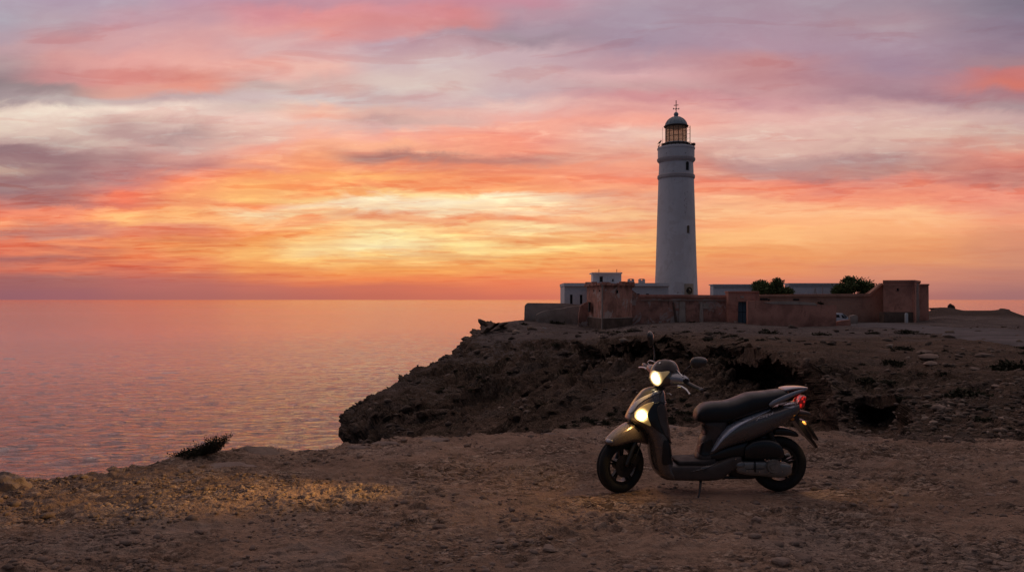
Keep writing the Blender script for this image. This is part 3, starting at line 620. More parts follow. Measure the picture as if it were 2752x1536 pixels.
for px, py, a, h, lab in [
    (2600,1058,120,30,'wide dark scrub bush on the slope right of the ravine head'),
    (2712,985,120,34,'dark low scrub bush at the right edge on the plain'),
    (2328,1018,62,20,'dark bush on the rock shelf above the ravine head'),
    (2395,974,66,22,'dark bush in a hollow of the plain above the boulder'),
    (2420,935,70,20,'dark bush beside the pale stone heap on the plain'),
    (2530,1000,40,14,'small round bush on the plain left of the wide dark bush'),
    (1412,868,26,10,'dark bush at the foot of the tan terrace wall'),
    (1495,865,52,14,'rounded olive bush below the terrace wall near the bastion'),
    (1655,890,54,10,'dark mat of scrub at the foot of the red bastion corner'),
    (1700,886,60,10,'dark mat of scrub below the red wall right of the bastion'),
    (1860,862,26,8,'dark bush in front of the whitish worn wall'),
    (1965,900,36,11,'black bush on the plain in front of the blue door'),
    (2065,892,70,14,'spreading bush below the plain red front wall'),
    (2205,896,56,14,'dark bush on the verge below the right end of the front wall'),
    (2340,893,40,11,'dark bush on the road verge below the long wall'),
    (2425,893,56,12,'long dark bush on the road verge below the right bastion'),
    (2640,1125,70,18,'dry olive bush low on the slope at the far right')]:
    scrub(px, py, a, h, lab)
k = 0
while k < 46:
    px = random.uniform(1330, 1860); py = random.uniform(1020, 1150)
    if py < 1165 - (px - 1330) * 0.20: continue
    scrub(px, py, random.uniform(14, 44), random.uniform(5, 13), 'small dark shrub growing on the brown slope of the ravine', 'shrubs on the ravine slope'); k += 1
for k in range(14):
    t = random.random(); scrub(1080 + 520 * t + random.uniform(-40, 40), 1060 - 150 * t + random.uniform(-25, 45), random.uniform(12, 34), random.uniform(4, 9), 'small dark shrub clinging to the rocky flank of the headland', 'shrubs on the headland flank')
for k in range(24):
    scrub(random.uniform(1760, 2500), random.uniform(884, 912), random.uniform(14, 46), random.uniform(4, 9), 'low dark tuft of scrub on the plain before the red walls', 'scrub tufts along the plain')
for k in range(20):
    scrub(random.uniform(2280, 2750), random.uniform(925, 1130), random.uniform(16, 50), random.uniform(5, 11), 'low dry tuft of scrub on the stony plain right of the ravine', 'scrub tufts on the right')
# rocks lying on the plain
for k in range(34):
    px, py = random.uniform(1900, 2740), random.uniform(884, 1130)
    p = hpoint(px, py); s = random.uniform(4, 13) * p.y / F / 2
    place_mesh(ROCKS[k % 6], 'plain_stone', M_stone, (p.x, p.y, p.z), (s, s, s), random.uniform(0, 6), 'brown stone lying on the plain between the ravine and the walls', 'stone', 'stones on the plain')
for px, py, a, lab in [(2480,945,44,'pale flat stone, topmost of the heap on the plain'),(2490,962,60,'pale flat stone in the middle of the heap on the plain'),(2500,975,46,'pale flat stone lowest in the heap on the plain'),(2520,1098,44,'pale stone on the slope right of the ravine head'),(2672,1035,30,'pale upright stone near the wide dark bush'),(2640,955,50,'flat brown rock on the plain at the right'),(2612,988,34,'low tan rock on the plain beside the wide dark bush')]:
    p = hpoint(px, py); s = a * p.y / F / 2
    place_mesh(ROCKS[random.randrange(6)], 'plain_stone', M_slab, (p.x, p.y, p.z + .1 * s), (s, s, s * .9), random.uniform(-.5, .5), lab, 'stone')

for px, py, Yd, sx, sz, lab in ((2557, 825, 150, .7, .62, 'dark knob of rock standing on the far low mound at the right'), (2527, 831, 149, 2.4, 0.36, 'broad dark rock on the left shoulder of the far mound'), (2697, 833, 150, 1.1, 0.34, 'low dark rock on the right shoulder of the far mound')):
    p = W(px, py, Yd); place_mesh(rock_mesh(int(px), 3, (1, 0.8, 1), 0.4), 'far_rock', M_rock, (p.x, p.y, p.z), (sx, sx, sz), 0.3, lab, 'rock')
def boulders():
    for k in range(70):
        if k < 44:
            t = random.random(); px = 960 + 640 * t + random.uniform(-30, 30); lo = 1180 - 285 * t; py = random.uniform(lo - 40, 1175 - 40 * t)
        else: px, py = random.uniform(1480, 2300), random.uniform(925, 1130)
        p = hpoint(px, py); s = random.uniform(14, 44) * p.y / F / 2
        o = place_mesh(BLOCKS[k % 5], 'boulder', M_rock, (p.x, p.y, p.z - 0.15 * s), (s * 1.25, s, s * random.uniform(.7, 1.0)), random.uniform(0, 6), 'angular brown boulder bedded in the rocky flank of the headland and ravine', 'boulder', 'boulders on the headland and ravine')
        o.rotation_euler = (random.uniform(-.4, .4), random.uniform(-.4, .4), o.rotation_euler[2])
BLOCKS = [rock_mesh(80 + k, 3, (1, 0.8, 0.75), 0.30) for k in range(5)]
boulders()
# the dark bush on the ledge rim
def rim_bush():
    X, Y, Z = gpoint(532, 1240)
    r = empty('dry_bush', (X, Y, Z)); tag(r, 'dark spiky bush on the ledge rim against the sea', 'bush')
    rs = np.random.default_rng(5); bm = bmesh.new(); tips = []
    V_, Fc, base = [], [], 0
    for k in range(260):
        u = rs.random(); x0 = -0.24 + 0.46 * u; y0 = rs.uniform(-0.09, 0.09)
        hgt = 0.85 * (0.025 + 0.085 * u + (0.055 if u > .55 else 0) * rs.random()) * rs.uniform(0.6, 1.15); lean = np.array((rs.normal(0.03 + 0.05 * u, 0.05), rs.normal(0, 0.04)))
        zb = 0.115 * u - 0.045
        p0 = np.array((x0, y0, zb - 0.05)); p2 = np.array((x0 + lean[0], y0 + lean[1], zb + hgt)); p1 = (p0 + p2) / 2 + rs.normal(0, 0.012, 3)
        ro = 0.0035
        ring = [p0, p1, p2]
        for j, q in enumerate(ring):
            rad = ro * (1 - 0.4 * j)
            for a in range(3): V_.append(q + rad * np.array((math.cos(a * 2.09), math.sin(a * 2.09), 0)))
        for j in range(2):
            for a in range(3): Fc.append((base + j*3 + a, base + j*3 + (a+1) % 3, base + j*3 + 3 + (a+1) % 3, base + j*3 + 3 + a))
        base += 9
        for t_ in np.linspace(0.2, 1.0, 13): tips.append(p0 + (p2 - p0) * t_ + rs.normal(0, 0.010, 3))
    mesh_py('stem', V_, Fc, M_twig, r)
    tips = np.array(tips); n = len(tips)
    ax = rs.normal(size=(n, 3)) + (0, 0, 0.8); ax /= np.linalg.norm(ax, axis=1)[:, None]
    sd_ = np.cross(ax, rs.normal(size=(n, 3))); sd_ /= np.linalg.norm(sd_, axis=1)[:, None]
    L = rs.uniform(0.014, 0.034, n)[:, None]
    Vv = np.stack([tips, tips + ax * L * .5 + sd_ * L * .2, tips + ax * L, tips + ax * L * .5 - sd_ * L * .2], 1).reshape(-1, 3)
    mesh_np('foliage', Vv, np.arange(4 * n).reshape(-1, 4), M_scrub, r)
rim_bush()
# road in front of the walls
def make_road():
    pts = []
    for t in np.linspace(0, 1, 60):
        for s_ in np.linspace(-1, 1, 8):
            px = 2290 + 520 * t; pc = 868 + 50 * t ** 1.6; py = pc + s_ * (5 + 24 * t) + 2.5 * (1 + 2 * t) * math.sin(9 * t + 3 * s_)
            pts.append(hpoint(px, py, 6) + Vector((0, 0, 0.05)))
    f = [(i * 8 + j, i * 8 + j + 1, i * 8 + j + 9, i * 8 + j + 8) for i in range(59) for j in range(7)]
    P_ = np.array([p[:] for p in pts]).reshape(60, 8, 3)
    for _ in range(6):
        P_[1:-1] = (P_[:-2] + 2 * P_[1:-1] + P_[2:]) / 4; P_[:, 1:-1] = (P_[:, :-2] + 2 * P_[:, 1:-1] + P_[:, 2:]) / 4
    P_[:, (0, -1), 2] -= 0.35
    tag(mesh_py('road', P_.reshape(-1, 3), f, M_asphalt), kind='structure')
make_road()
# ================================================================== BUILDINGS
def prism(name, plan, z0, z1, mat, parent=None, bev=0.0):
    """plan: list of (x, y)"""
    bm = bmesh.new(); lo = [bm.verts.new((x, y, z0)) for x, y in plan]; hi = [bm.verts.new((x, y, z1)) for x, y in plan]
    n = len(plan); bm.faces.new(lo[::-1]); bm.faces.new(hi)
    for i in range(n): bm.faces.new((lo[i], lo[(i + 1) % n], hi[(i + 1) % n], hi[i]))
    if bev: bmesh.ops.bevel(bm, geom=bm.edges[:], offset=bev, segments=2, affect='EDGES')
    return from_bm(name, bm, mat, parent)
def pl(*pts): return [((px - CX) * Y / F, Y) for px, Y in pts]
def zat(py, Y): return EYE - (py - HY) * Y / F
def plate(name, outline, Y, th, mat, parent=None, bev=0.0, jag=0.0):
    """upright wall with the outline (px, py) at depth Y, th thick towards the back"""
    pts = [W(px, py, Y) for px, py in outline]
    if jag:
        q = []
        for a, b in zip(pts, pts[1:] + pts[:1]):
            n = max(1, int((b - a).length / 0.35)) if abs(b.z - a.z) < abs(b.x - a.x) and a.z > 0.2 else 1
            for i in range(n): q.append(a.lerp(b, i / n) + Vector((0, 0, random.uniform(-jag, jag) if 0 < i else 0)))
        pts = q
    bm = bmesh.new(); fr = [bm.verts.new(p) for p in pts]; bk = [bm.verts.new(p + Vector((0, th, 0))) for p in pts]
    n = len(pts); bm.faces.new(fr); bm.faces.new(bk[::-1])
    for i in range(n): bm.faces.new((fr[(i + 1) % n], fr[i], bk[i], bk[(i + 1) % n]))
    if bev: bmesh.ops.bevel(bm, geom=bm.edges[:], offset=bev, segments=2, affect='EDGES')
    return from_bm(name, bm, mat, parent)
def boxpx(name, x0, y0, x1, y1, Y, th, mat, parent=None, bev=0.0): return plate(name, [(x0, y0), (x1, y0), (x1, y1), (x0, y1)], Y, th, mat, parent, bev)
def opening(name, x0, y0, x1, y1, Y, parent, deep=0.25, arch=False, frame=M_band, depth_mat=M_dark):
    """dark recess: a reveal ring standing 2 cm proud round a sunk pane"""
    o = boxpx(name, x0, y0, x1, y1, Y - 0.012, 0.02, depth_mat, parent)
    w_ = 1.2
    bm_pts = [(x0 - w_, y0 - w_), (x1 + w_, y0 - w_), (x1 + w_, y1 + w_), (x0 - w_, y1 + w_), (x0 - w_, y0 - w_), (x0, y0), (x0, y1), (x1, y1), (x1, y0), (x0, y0)]
    boxpx('sill', x0 - 1.5, y1, x1 + 1.5, y1 + 1.0, Y - 0.09, 0.09, frame, o)
    boxpx('lintel', x0 - 1.0, y0 - 1.0, x1 + 1.0, y0, Y - 0.05, 0.05, frame, o)
    return o

# ------------------------------------------------------------------ lighthouse
TY = 105.0; TK = F / TY
tx = (1817 - CX) / TK
lh = empty('lighthouse', (tx, TY, -1.2)); tag(lh, 'tall white round lighthouse tower with dark domed lantern', 'lighthouse')
def lathe(name, prof, mat, parent, n=64, arc=None, base=-1.2, smooth=True):
    """prof: (py, half width in pixels)"""
    vs, fs = [], []
    for py, r in prof:
        for k in range(n):
            a = 2 * math.pi * k / n; vs.append((r / TK * math.cos(a), r / TK * math.sin(a), EYE - (py - HY) / TK - base))
    m = len(prof)
    for j in range(m - 1):
        for k in range(n): fs.append((j*n+k, j*n+(k+1) % n, (j+1)*n+(k+1) % n, (j+1)*n+k))
    fs.append(tuple(range(n))[::-1]); fs.append(tuple((m-1)*n+k for k in range(n)))
    o = mesh_py(name, vs, fs, mat, parent)
    if smooth:
        o.data.set_sharp_from_angle(angle=R(25))
    return o
def lz(py): return EYE - (py - HY) / TK + 1.2
def ringpx(py0, py1, r0, r1, lip=1.4):                                    # a moulding ring
    return [(py0, r0), (py0 - (py0 - py1) * .25, r1 - lip * .3), (py0 - (py0 - py1) * .45, r1), (py0 - (py0 - py1) * .75, r1), (py1, r1 - lip), (py1 - .2, r0)]
tw = lathe('tower', [(862, 60.5), (800, 57.6), (730, 54.6), (650, 52.0), (560, 49.4), (484, 47.0), (470, 46.3), (440, 45.0), (424, 45.0)], M_tower, lh)
lathe('lower_band', [(483, 46.6), (481, 48.6), (479, 49.6), (473.5, 49.6), (471.5, 48.6), (470, 46.0)], M_band, lh)
lathe('upper_band', [(440, 44.8), (437, 46.2), (434, 49.4), (431, 50.6), (427.5, 50.6), (426, 48.6), (425.5, 45)], M_band, lh)
lathe('gallery_drum', [(425.6, 48.4), (403, 48.6), (402, 50.0), (398.5, 50.0), (397, 48.9), (396.9, 20)], M_tower, lh)
lathe('lantern_base', [(397, 28.6), (386.5, 28.2), (386, 31), (384, 31), (383.8, 20)], M_tower, lh)
lan = lathe('lantern', [(384, 27.6), (342, 27.6)], M_ochre, lh, 48)
bm = bmesh.new()
def bar(bm, a, b, r, n=5):
    a, b = Vector(a), Vector(b); d_ = (b - a); L = d_.length
    if L < 1e-6: return
    m_ = Matrix.Translation((a + b) / 2) @ d_.to_track_quat('Z', 'Y').to_matrix().to_4x4()
    bmesh.ops.create_cone(bm, cap_ends=True, segments=n, radius1=r, radius2=r, depth=L, matrix=m_)
rl = 28.2 / TK
for k in range(14):
    a = 2 * math.pi * (k + .5) / 14; c, s = math.cos(a) * rl, math.sin(a) * rl; bar(bm, (c, s, lz(384)), (c, s, lz(342)), 0.032)
for py in (369, 355.5):
    for k in range(48):
        a, b = 2 * math.pi * k / 48, 2 * math.pi * (k + 1) / 48; bar(bm, (math.cos(a) * rl, math.sin(a) * rl, lz(py)), (math.cos(b) * rl, math.sin(b) * rl, lz(py)), 0.028)
from_bm('glazing_bar', bm, M_iron, lan)
lathe('cornice', [(342.5, 28), (341.5, 32.2), (339.5, 33.0), (338.2, 31.5), (338, 25)], M_iron, lh)
dome = lathe('dome', [(338.2, 29.6), (334, 28.6), (329, 26.4), (324, 22.8), (320, 18.6), (317, 14), (315, 9.5), (313.5, 6.0), (311.5, 4.4), (310, 4.0)], M_dome, lh)
bm = bmesh.new()
for k in range(16):
    a = 2 * math.pi * k / 16
    pr = [(338.2, 29.8), (334, 28.8), (329, 26.6), (324, 23.0), (320, 18.8), (317, 14.2), (315, 9.7)]
    for (p0, r0), (p1, r1) in zip(pr, pr[1:]): bar(bm, (math.cos(a) * r0 / TK, math.sin(a) * r0 / TK, lz(p0)), (math.cos(a) * r1 / TK, math.sin(a) * r1 / TK, lz(p1)), 0.035, 4)
from_bm('dome_rib', bm, M_dome, dome)
lathe('finial_ball', [(313, 3.8)] + [(307.6 + 6.4 * math.cos(a), max(0.3, 6.4 * math.sin(a))) for a in np.linspace(0.65, math.pi, 12)], M_dome, lh, 24)
bm = bmesh.new()
bar(bm, (0, 0, lz(302)), (0, 0, lz(270)), 0.055)
bar(bm, (-6.2 / TK, 0, lz(283.5)), (6.2 / TK, 0, lz(282.5)), 0.05); bar(bm, (-7.4 / TK, 0, lz(293)), (7.4 / TK, 0, lz(293)), 0.04); bar(bm, (0, -7 / TK, lz(293)), (0, 7 / TK, lz(293)), 0.04)
for s in (-7.2, 7.4): bmesh.ops.create_icosphere(bm, subdivisions=1, radius=0.10, matrix=Matrix.Translation((s / TK, 0, lz(292.5))) @ Matrix.Diagonal((.7, .7, 1.4, 1)))
bmesh.ops.create_icosphere(bm, subdivisions=1, radius=0.10, matrix=Matrix.Translation((0, 0, lz(293))))
from_bm('weather_vane', bm, M_iron, lh)
bm = bmesh.new()                                                           # gallery railing
rg = 47.5 / TK
for k in range(28):
    a = 2 * math.pi * k / 28; bar(bm, (math.cos(a) * rg, math.sin(a) * rg, lz(397)), (math.cos(a) * rg, math.sin(a) * rg, lz(390.5)), 0.03, 4)
for py in (390.5, 393.7):
    for k in range(56):
        a, b = 2 * math.pi * k / 56, 2 * math.pi * (k + 1) / 56; bar(bm, (math.cos(a) * rg, math.sin(a) * rg, lz(py)), (math.cos(b) * rg, math.sin(b) * rg, lz(py)), 0.022, 4)
from_bm('railing', bm, M_iron, lh)
bm = bmesh.new()                                                           # catwalk brackets under the lantern
for k in range(14):
    a = 2 * math.pi * (k + .5) / 14; c, s = math.cos(a), math.sin(a)
    bar(bm, (c * 28 / TK, s * 28 / TK, lz(384.6)), (c * 37 / TK, s * 37 / TK, lz(388.5)), 0.075, 4); bar(bm, (c * 37 / TK, s * 37 / TK, lz(388.5)), (c * 39.5 / TK, s * 39.5 / TK, lz(393)), 0.04, 4)
from_bm('catwalk_bracket', bm, M_iron, lh)
lathe('catwalk', [(389.6, 33), (389.2, 37.5), (388.2, 37.5), (387.6, 33)], M_iron, lh, 48)
for sgn, nm, top in ((1, 'lightning_rod', 339), (-1, 'lightning_rod', 344)):
    bm = bmesh.new(); x = (36.5 if sgn > 0 else -37.5) / TK
    bar(bm, (x, -0.2, lz(388)), (x, -0.2, lz(top)), 0.05 if sgn > 0 else 0.018, 5)
    if sgn > 0:
        for py in (381, 372, 360, 350, 343): bar(bm, (x, -0.2, lz(py)), (28 / TK, -0.1, lz(py + 1)), 0.018, 4)
    from_bm(nm, bm, M_iron, lh)
bm = bmesh.new()                                                           # lamps standing on the gallery
for px, sc in ((-37, 1.0), (41, 1.3), (45.5, 1.5)):
    bmesh.ops.create_icosphere(bm, subdivisions=2, radius=0.15 * sc, matrix=Matrix.Translation((px / TK, -0.5, lz(390)))); bar(bm, (px / TK, -0.5, lz(397)), (px / TK, -0.5, lz(389)), 0.05)
from_bm('gallery_lamp', bm, M_iron, lh)
def tower_hole(name, dpx, w, y0, y1, r, arch, mat=M_dark, sill=True):
    """window cut shown as a sunk dark niche with rim, wrapped on the curved wall"""
    a0 = math.asin(dpx / r); hw = w / r / math.cos(a0) / 2
    def P(u, py, off): a = a0 + u; rr = (r + off) / TK; return (rr * math.sin(a), -rr * math.cos(a), lz(py))
    outline = [(-hw, y1), (hw, y1)]
    if arch:
        h = w * .5
        outline += [(hw * math.cos(t), y0 + h - h * math.sin(t)) for t in np.linspace(0, math.pi, 10)]
    else: outline += [(hw, y0), (-hw, y0)]
    vs = [P(u, py, .25) for u, py in outline]
    o = mesh_py(name, vs, [tuple(range(len(vs)))], mat, lh, False)
    bm = bmesh.new()
    for (u, p), (u2, p2) in zip(outline[1:], outline[2:] + outline[:1]): bar(bm, P(u, p, .2), P(u2, p2, .2), 0.05 if u < hw * .5 else 0.11, 5)
    from_bm('surround', bm, M_tower, o)
    return o
def tower_pane_back(o, dx): pass
tower_hole('window', 21.5, 11, 439.5, 464, 46.2, True)
tower_hole('window', 22.5, 10, 608.5, 630, 51.6, True, plain('shuttered_niche', (0.16, 0.13, 0.09), 0.9))
# tan surround and round door at the foot
def patch_on_tower(name, d0, d1, y0, y1, r, mat, parent, off):
    vs, fs = [], []; n = 8
    for i in range(n + 1):
        a = math.asin(d0 / r) + (math.asin(d1 / r) - math.asin(d0 / r)) * i / n
        for py in (y0, y1):
            rr = (r + (py - 560) * 0.0 + off) / TK; vs.append((rr * math.sin(a), -rr * math.cos(a), lz(py)))
    for i in range(n): fs.append((2*i, 2*i+1, 2*i+3, 2*i+2))
    return mesh_py(name, vs, fs, mat, parent, False)
patch_on_tower('door_surround', 10, 36, 763, 800, 56.7, plaster('tan_limewash', (0.50, 0.42, 0.33), (0.38, 0.31, 0.24), (0.55, 0.47, 0.38)), lh, 0.9)
def round_door():
    r, a0, c = 56.7 + 1.3, math.asin(24 / 56.7), 781
    vs = [( (r / TK) * math.sin(a0 + 9.2 * math.cos(t) / r / math.cos(a0)), -(r / TK) * math.cos(a0 + 9.2 * math.cos(t) / r / math.cos(a0)), lz(c - 9.5 * math.sin(t))) for t in np.linspace(0, 2 * math.pi, 20, endpoint=False)]
    o = mesh_py('door', vs, [tuple(range(20))], plain('oculus_wood', (0.10, 0.075, 0.035), 0.8, var=0.6), lh, False)
    r += .4
    vs = [((r / TK) * math.sin(a0 + (-6 + 3.2 * math.cos(t)) / r / math.cos(a0)), -(r / TK) * math.cos(a0 + (-6 + 3.2 * math.cos(t)) / r / math.cos(a0)), lz(c + 0.5 - 4.5 * math.sin(t))) for t in np.linspace(0, 2 * math.pi, 14, endpoint=False)]
    mesh_py('opening', vs, [tuple(range(14))], M_dark, o, False)
round_door()
bm = bmesh.new()
for dpx, py, s in ((-7, 786, 3.0), (5, 785, 1.5), (-14, 783, 1.1), (-14, 489.5, 1.6), (-20, 483.5, 1.2), (-17, 466, 2.0), (-33, 418, 2.2), (15, 419, 2.2)) + tuple((16 + 4 * math.sin(k * 1.9), 516 + k * 4.6, 0.7 + 1.5 * abs(math.sin(k * 2.3))) for k in range(14)):
    rr = (57 if py > 600 else (48.8 if py < 424 else 47.4 + max(0, py - 490) * 0.0325)) + .3; a = math.asin(dpx / rr)
    bmesh.ops.create_icosphere(bm, subdivisions=1, radius=1, matrix=Matrix.Translation((rr / TK * math.sin(a), -rr / TK * math.cos(a) + 0.02, lz(py))) @ Matrix.Diagonal((s / TK, 0.05, s * .8 / TK, 1)))
from_bm('peeling', bm, M_band, lh)

# the bird on the gallery rail
def bird():
    loc = Vector((tx - 46.2 / TK, TY - 0.6, EYE - (390.5 - HY) / TK))
    bm = bmesh.new()
    bmesh.ops.create_uvsphere(bm, u_segments=12, v_segments=8, radius=1, matrix=Matrix.Translation((0, 0, .26)) @ Matrix.Rotation(R(-40), 4, 'Y') @ Matrix.Diagonal((.24, .11, .12, 1)))
    bmesh.ops.create_uvsphere(bm, u_segments=10, v_segments=8, radius=.085, matrix=Matrix.Translation((.15, 0, .47)))
    bmesh.ops.create_cone(bm, segments=6, radius1=.03, radius2=0.0, depth=.12, matrix=Matrix.Translation((.26, 0, .46)) @ Matrix.Rotation(R(90), 4, 'Y'))
    bmesh.ops.create_cone(bm, segments=6, radius1=.05, radius2=.02, depth=.22, matrix=Matrix.Translation((-.2, 0, .10)) @ Matrix.Rotation(R(50), 4, 'Y'))
    for s in (-.04, .04): bar(bm, (0, s, 0), (0.02, s, .18), .015)
    o = from_bm('bird', bm, plain('bird_plumage', (0.06, 0.055, 0.06), 0.8), None, True); o.location = loc
    tag(o, 'dark bird perched on the lighthouse gallery rail', 'bird')
bird()

# ------------------------------------------------------------------ keeper's house (white, left of the tower)
HYY = 94.0
kh = empty('white_house', (W(1650, HY, HYY).x, HYY, -0.9)); tag(kh, 'long white flat roofed house left of the tower with a rooftop room', 'house')
def under(parent, o):
    o.parent = parent; o.location = -Vector(parent.location); return o
def U_(parent, fn, *a, **k):
    o = fn(*a, **k); return under(parent, o)
wl = U_(kh, plate, 'wall', [(1517, 768), (1797, 768), (1797, 880), (1517, 880)], HYY, 8.0, M_white)
U_(kh, plate, 'parapet', [(1515.5, 760), (1790, 760), (1798, 763), (1798, 768), (1515.5, 768)], HYY - 0.12, 8.2, M_white)
U_(kh, boxpx, 'cornice', 1514.5, 767.6, 1799, 769.4, HYY - 0.25, 0.25, M_band)
for x0, x1, y0, y1 in ((1532, 1538.5, 791.5, 816), (1558.5, 1565, 792, 816)):
    o = opening('window', x0, y0, x1, y1, HYY, None); under(kh, o)
rr_ = U_(kh, plate, 'roof_room', [(1594, 735), (1670, 735), (1670, 761), (1594, 761)], HYY + 1.2, 2.4, M_white)
U_(kh, boxpx, 'roof_slab', 1591, 731.8, 1672.5, 735.2, HYY + 0.8, 3.2, M_white)
o = opening('window', 1611.5, 743, 1620, 757, HYY + 1.2, None); under(kh, o)
o = opening('window', 1645, 750, 1649, 755.5, HYY + 1.2, None); under(kh, o)
bm = bmesh.new()
for px in (1609.5, 1657.5): bar(bm, W(px, 733, HYY + 2), W(px, 723, HYY + 2), 0.035)
bar(bm, W(1598, 729.5, HYY + 2), W(1670, 729.5, HYY + 2), 0.012)
under(kh, from_bm('aerial', bm, M_iron))
for c in (1695.5, 1724.5):                                                # the two pierced chimney vents
    o = plate('roof_vent', [(c - 8.5, 761), (c - 5.6, 749), (c + 5.6, 749), (c + 7.6, 761), (c + 3.5, 761), (c + 3.5, 757.5), (c - 3.5, 757.5), (c - 3.5, 761)], HYY + 1.5, 0.9, M_band); under(kh, o)
    bm = bmesh.new()
    o.data.clear_geometry()
    for a, b, y0, y1 in ((c - 8.0, c - 3.2, 750.2, 761), (c + 3.2, c + 7.8, 750.2, 761), (c - 6.2, c + 6.2, 748.8, 750.4), (c - 3.2, c + 3.2, 753.2, 761)):
        p = W((a + b) / 2, (y0 + y1) / 2, HYY + 1.9); sx = (b - a) * HYY / F; sz = (y1 - y0) * HYY / F
        bmesh.ops.create_cube(bm, size=1, matrix=Matrix.Translation(p) @ Matrix.Diagonal((sx, 0.8, sz, 1)))
    bm.to_mesh(o.data); bm.free(); o.data.materials.clear(); o.data.materials.append(M_band)
for x0, x1 in ((1711, 1719), (1736, 1744)): under(kh, boxpx('wall_vent', x0, 788.6, x1, 791.4, HYY - 0.01, 0.02, M_dark))

M_shed = plaster('shed_whitewash', (0.80, 0.82, 0.86), (0.70, 0.70, 0.73), (0.84, 0.85, 0.87), 0.8, 0.25)
# white flat roofed sheds behind the long wall
def shed(name, outl, x0, x1, top, Y, label, extra=()):
    r = empty(name, (W((x0 + x1) / 2, HY, Y).x, Y, -0.8)); tag(r, label, 'building')
    U_(r, plate, 'wall', outl, Y, 1.6, M_shed); U_(r, boxpx, 'cornice', x0 - 2, top, x1 + 1, top + 2.6, Y - 0.18, 1.9, M_shed)
    U_(r, boxpx, 'drip_edge', x0 - 1, top + 7.5, x1, top + 9.0, Y - 0.08, 0.08, M_band)
    return r
shed('white_shed', [(1917, 766), (2033, 766), (2033, 860), (1917, 860)], 1917, 2033, 763.2, 97, 'low white flat roofed building between the tower and the first tree')
s2 = shed('white_shed', [(2121, 763), (2256, 763), (2256, 860), (2119, 860)], 2121, 2256, 760.3, 99, 'low white flat roofed building between the two trees')
bm = bmesh.new(); bar(bm, W(2211, 764, 98.8), W(2211, 791, 98.8), 0.05); bar(bm, W(2190, 770, 98.6), W(2188, 791, 98.6), 0.06); bar(bm, W(2190, 770, 98.6), W(2194, 791, 98.6), 0.06)
under(s2, from_bm('drain_pipe', bm, M_band))

# ------------------------------------------------------------------ red walls
tw_ = plate('terrace_wall', [(1410, 821), (1417, 813.5), (1519, 814.5), (1560, 819), (1560, 900), (1408, 900)], 88, 0.6, M_tan, None, 0.05); tag(tw_, 'tan rounded terrace wall at the cliff end below the white house', 'wall')
tr = plate('retaining_wall', [(1441, 845), (1460, 836), (1497, 830), (1560, 820), (1562, 900), (1436, 900)], 86.5, 0.9, M_tan, None, 0.05, 0.04); tag(tr, 'stepped tan retaining wall against the terrace wall', 'wall')

zt = zat(764, 76)
ba = empty('corner_bastion', (W(1619, HY, 76).x, 77, -1.5)); tag(ba, 'ruined red corner bastion with crumbled top in front of the white house', 'bastion')
def U2(parent, o): return under(parent, o)
pb = pl((1619, 76), (1699, 80), (1694, 92), (1583, 94), (1577, 84))
U2(ba, prism('wall', pb, -3.0, zt, M_redworn))
cr_ = bmesh.new()                                                          # crumbled rim
for (x0, y0), (x1, y1) in zip(pb[:2] + [pb[4]], pb[1:2] + [pb[2]] + [pb[0]]):
    L = math.hypot(x1 - x0, y1 - y0); n = max(3, int(L / 0.32))
    for i in range(n):
        t = (i + .5) / n
        if random.random() < 0.13: continue
        h = 0.10 + 0.16 * random.random() * (1 + math.sin(i * .7)); p = Vector((x0 + (x1 - x0) * t, y0 + (y1 - y0) * t, zt + h / 2 - 0.04))
        bmesh.ops.create_cube(cr_, size=1, matrix=Matrix.Translation(p) @ Matrix.Rotation(math.atan2(y1 - y0, x1 - x0) + random.uniform(-.1, .1), 4, 'Z') @ Matrix.Diagonal((L / n * 1.1, 0.5 + .1 * random.random(), h + 0.06, 1)))
U2(ba, from_bm('crumbled_rim', cr_, M_redworn))
zb = zat(856, 76)
def offs(pts, d_):
    c = Vector((sum(p[0] for p in pts) / len(pts), sum(p[1] for p in pts) / len(pts)))
    return [tuple(Vector(p) + (Vector(p) - c).normalized() * d_) for p in pts]
M_plinth = plaster('plinth', (0.20, 0.135, 0.105), (0.11, 0.080, 0.062), (0.28, 0.20, 0.16), 1.4, 0.7)
U2(ba, prism('plinth', offs(pb, 0.10), -3.05, zb, M_plinth)); U2(ba, prism('plinth_ledge', offs(pb, 0.15), zb, zb + 0.06, M_tan))
U2(ba, boxpx('quoin', 1617.0, 765, 1620.5, 893, 75.93, 0.3, M_tan))
for px, py, a, b in ((1597, 781, 1.6, 5), (1612.5, 781, 1.8, 5)): U2(ba, boxpx('loophole', px - a, py - b / 2, px + a, py + b / 2, 76 + (1619 - px) / 42 * 8 - 0.25, 0.3, M_dark))
U2(ba, boxpx('loophole', 1657.6, 779, 1661.2, 787.5, 77.7, 0.3, M_dark))
U2(ba, boxpx('slot', 1583, 811, 1588, 838, 80.5, 1.2, M_dark))
# broken spur running down from the bastion
U2(ba, plate('spur', [(1579, 811), (1571, 814), (1560, 822), (1556, 842), (1553, 900), (1585, 900), (1585, 811)], 83.0, 0.7, M_redworn, None, 0.04, 0.03))

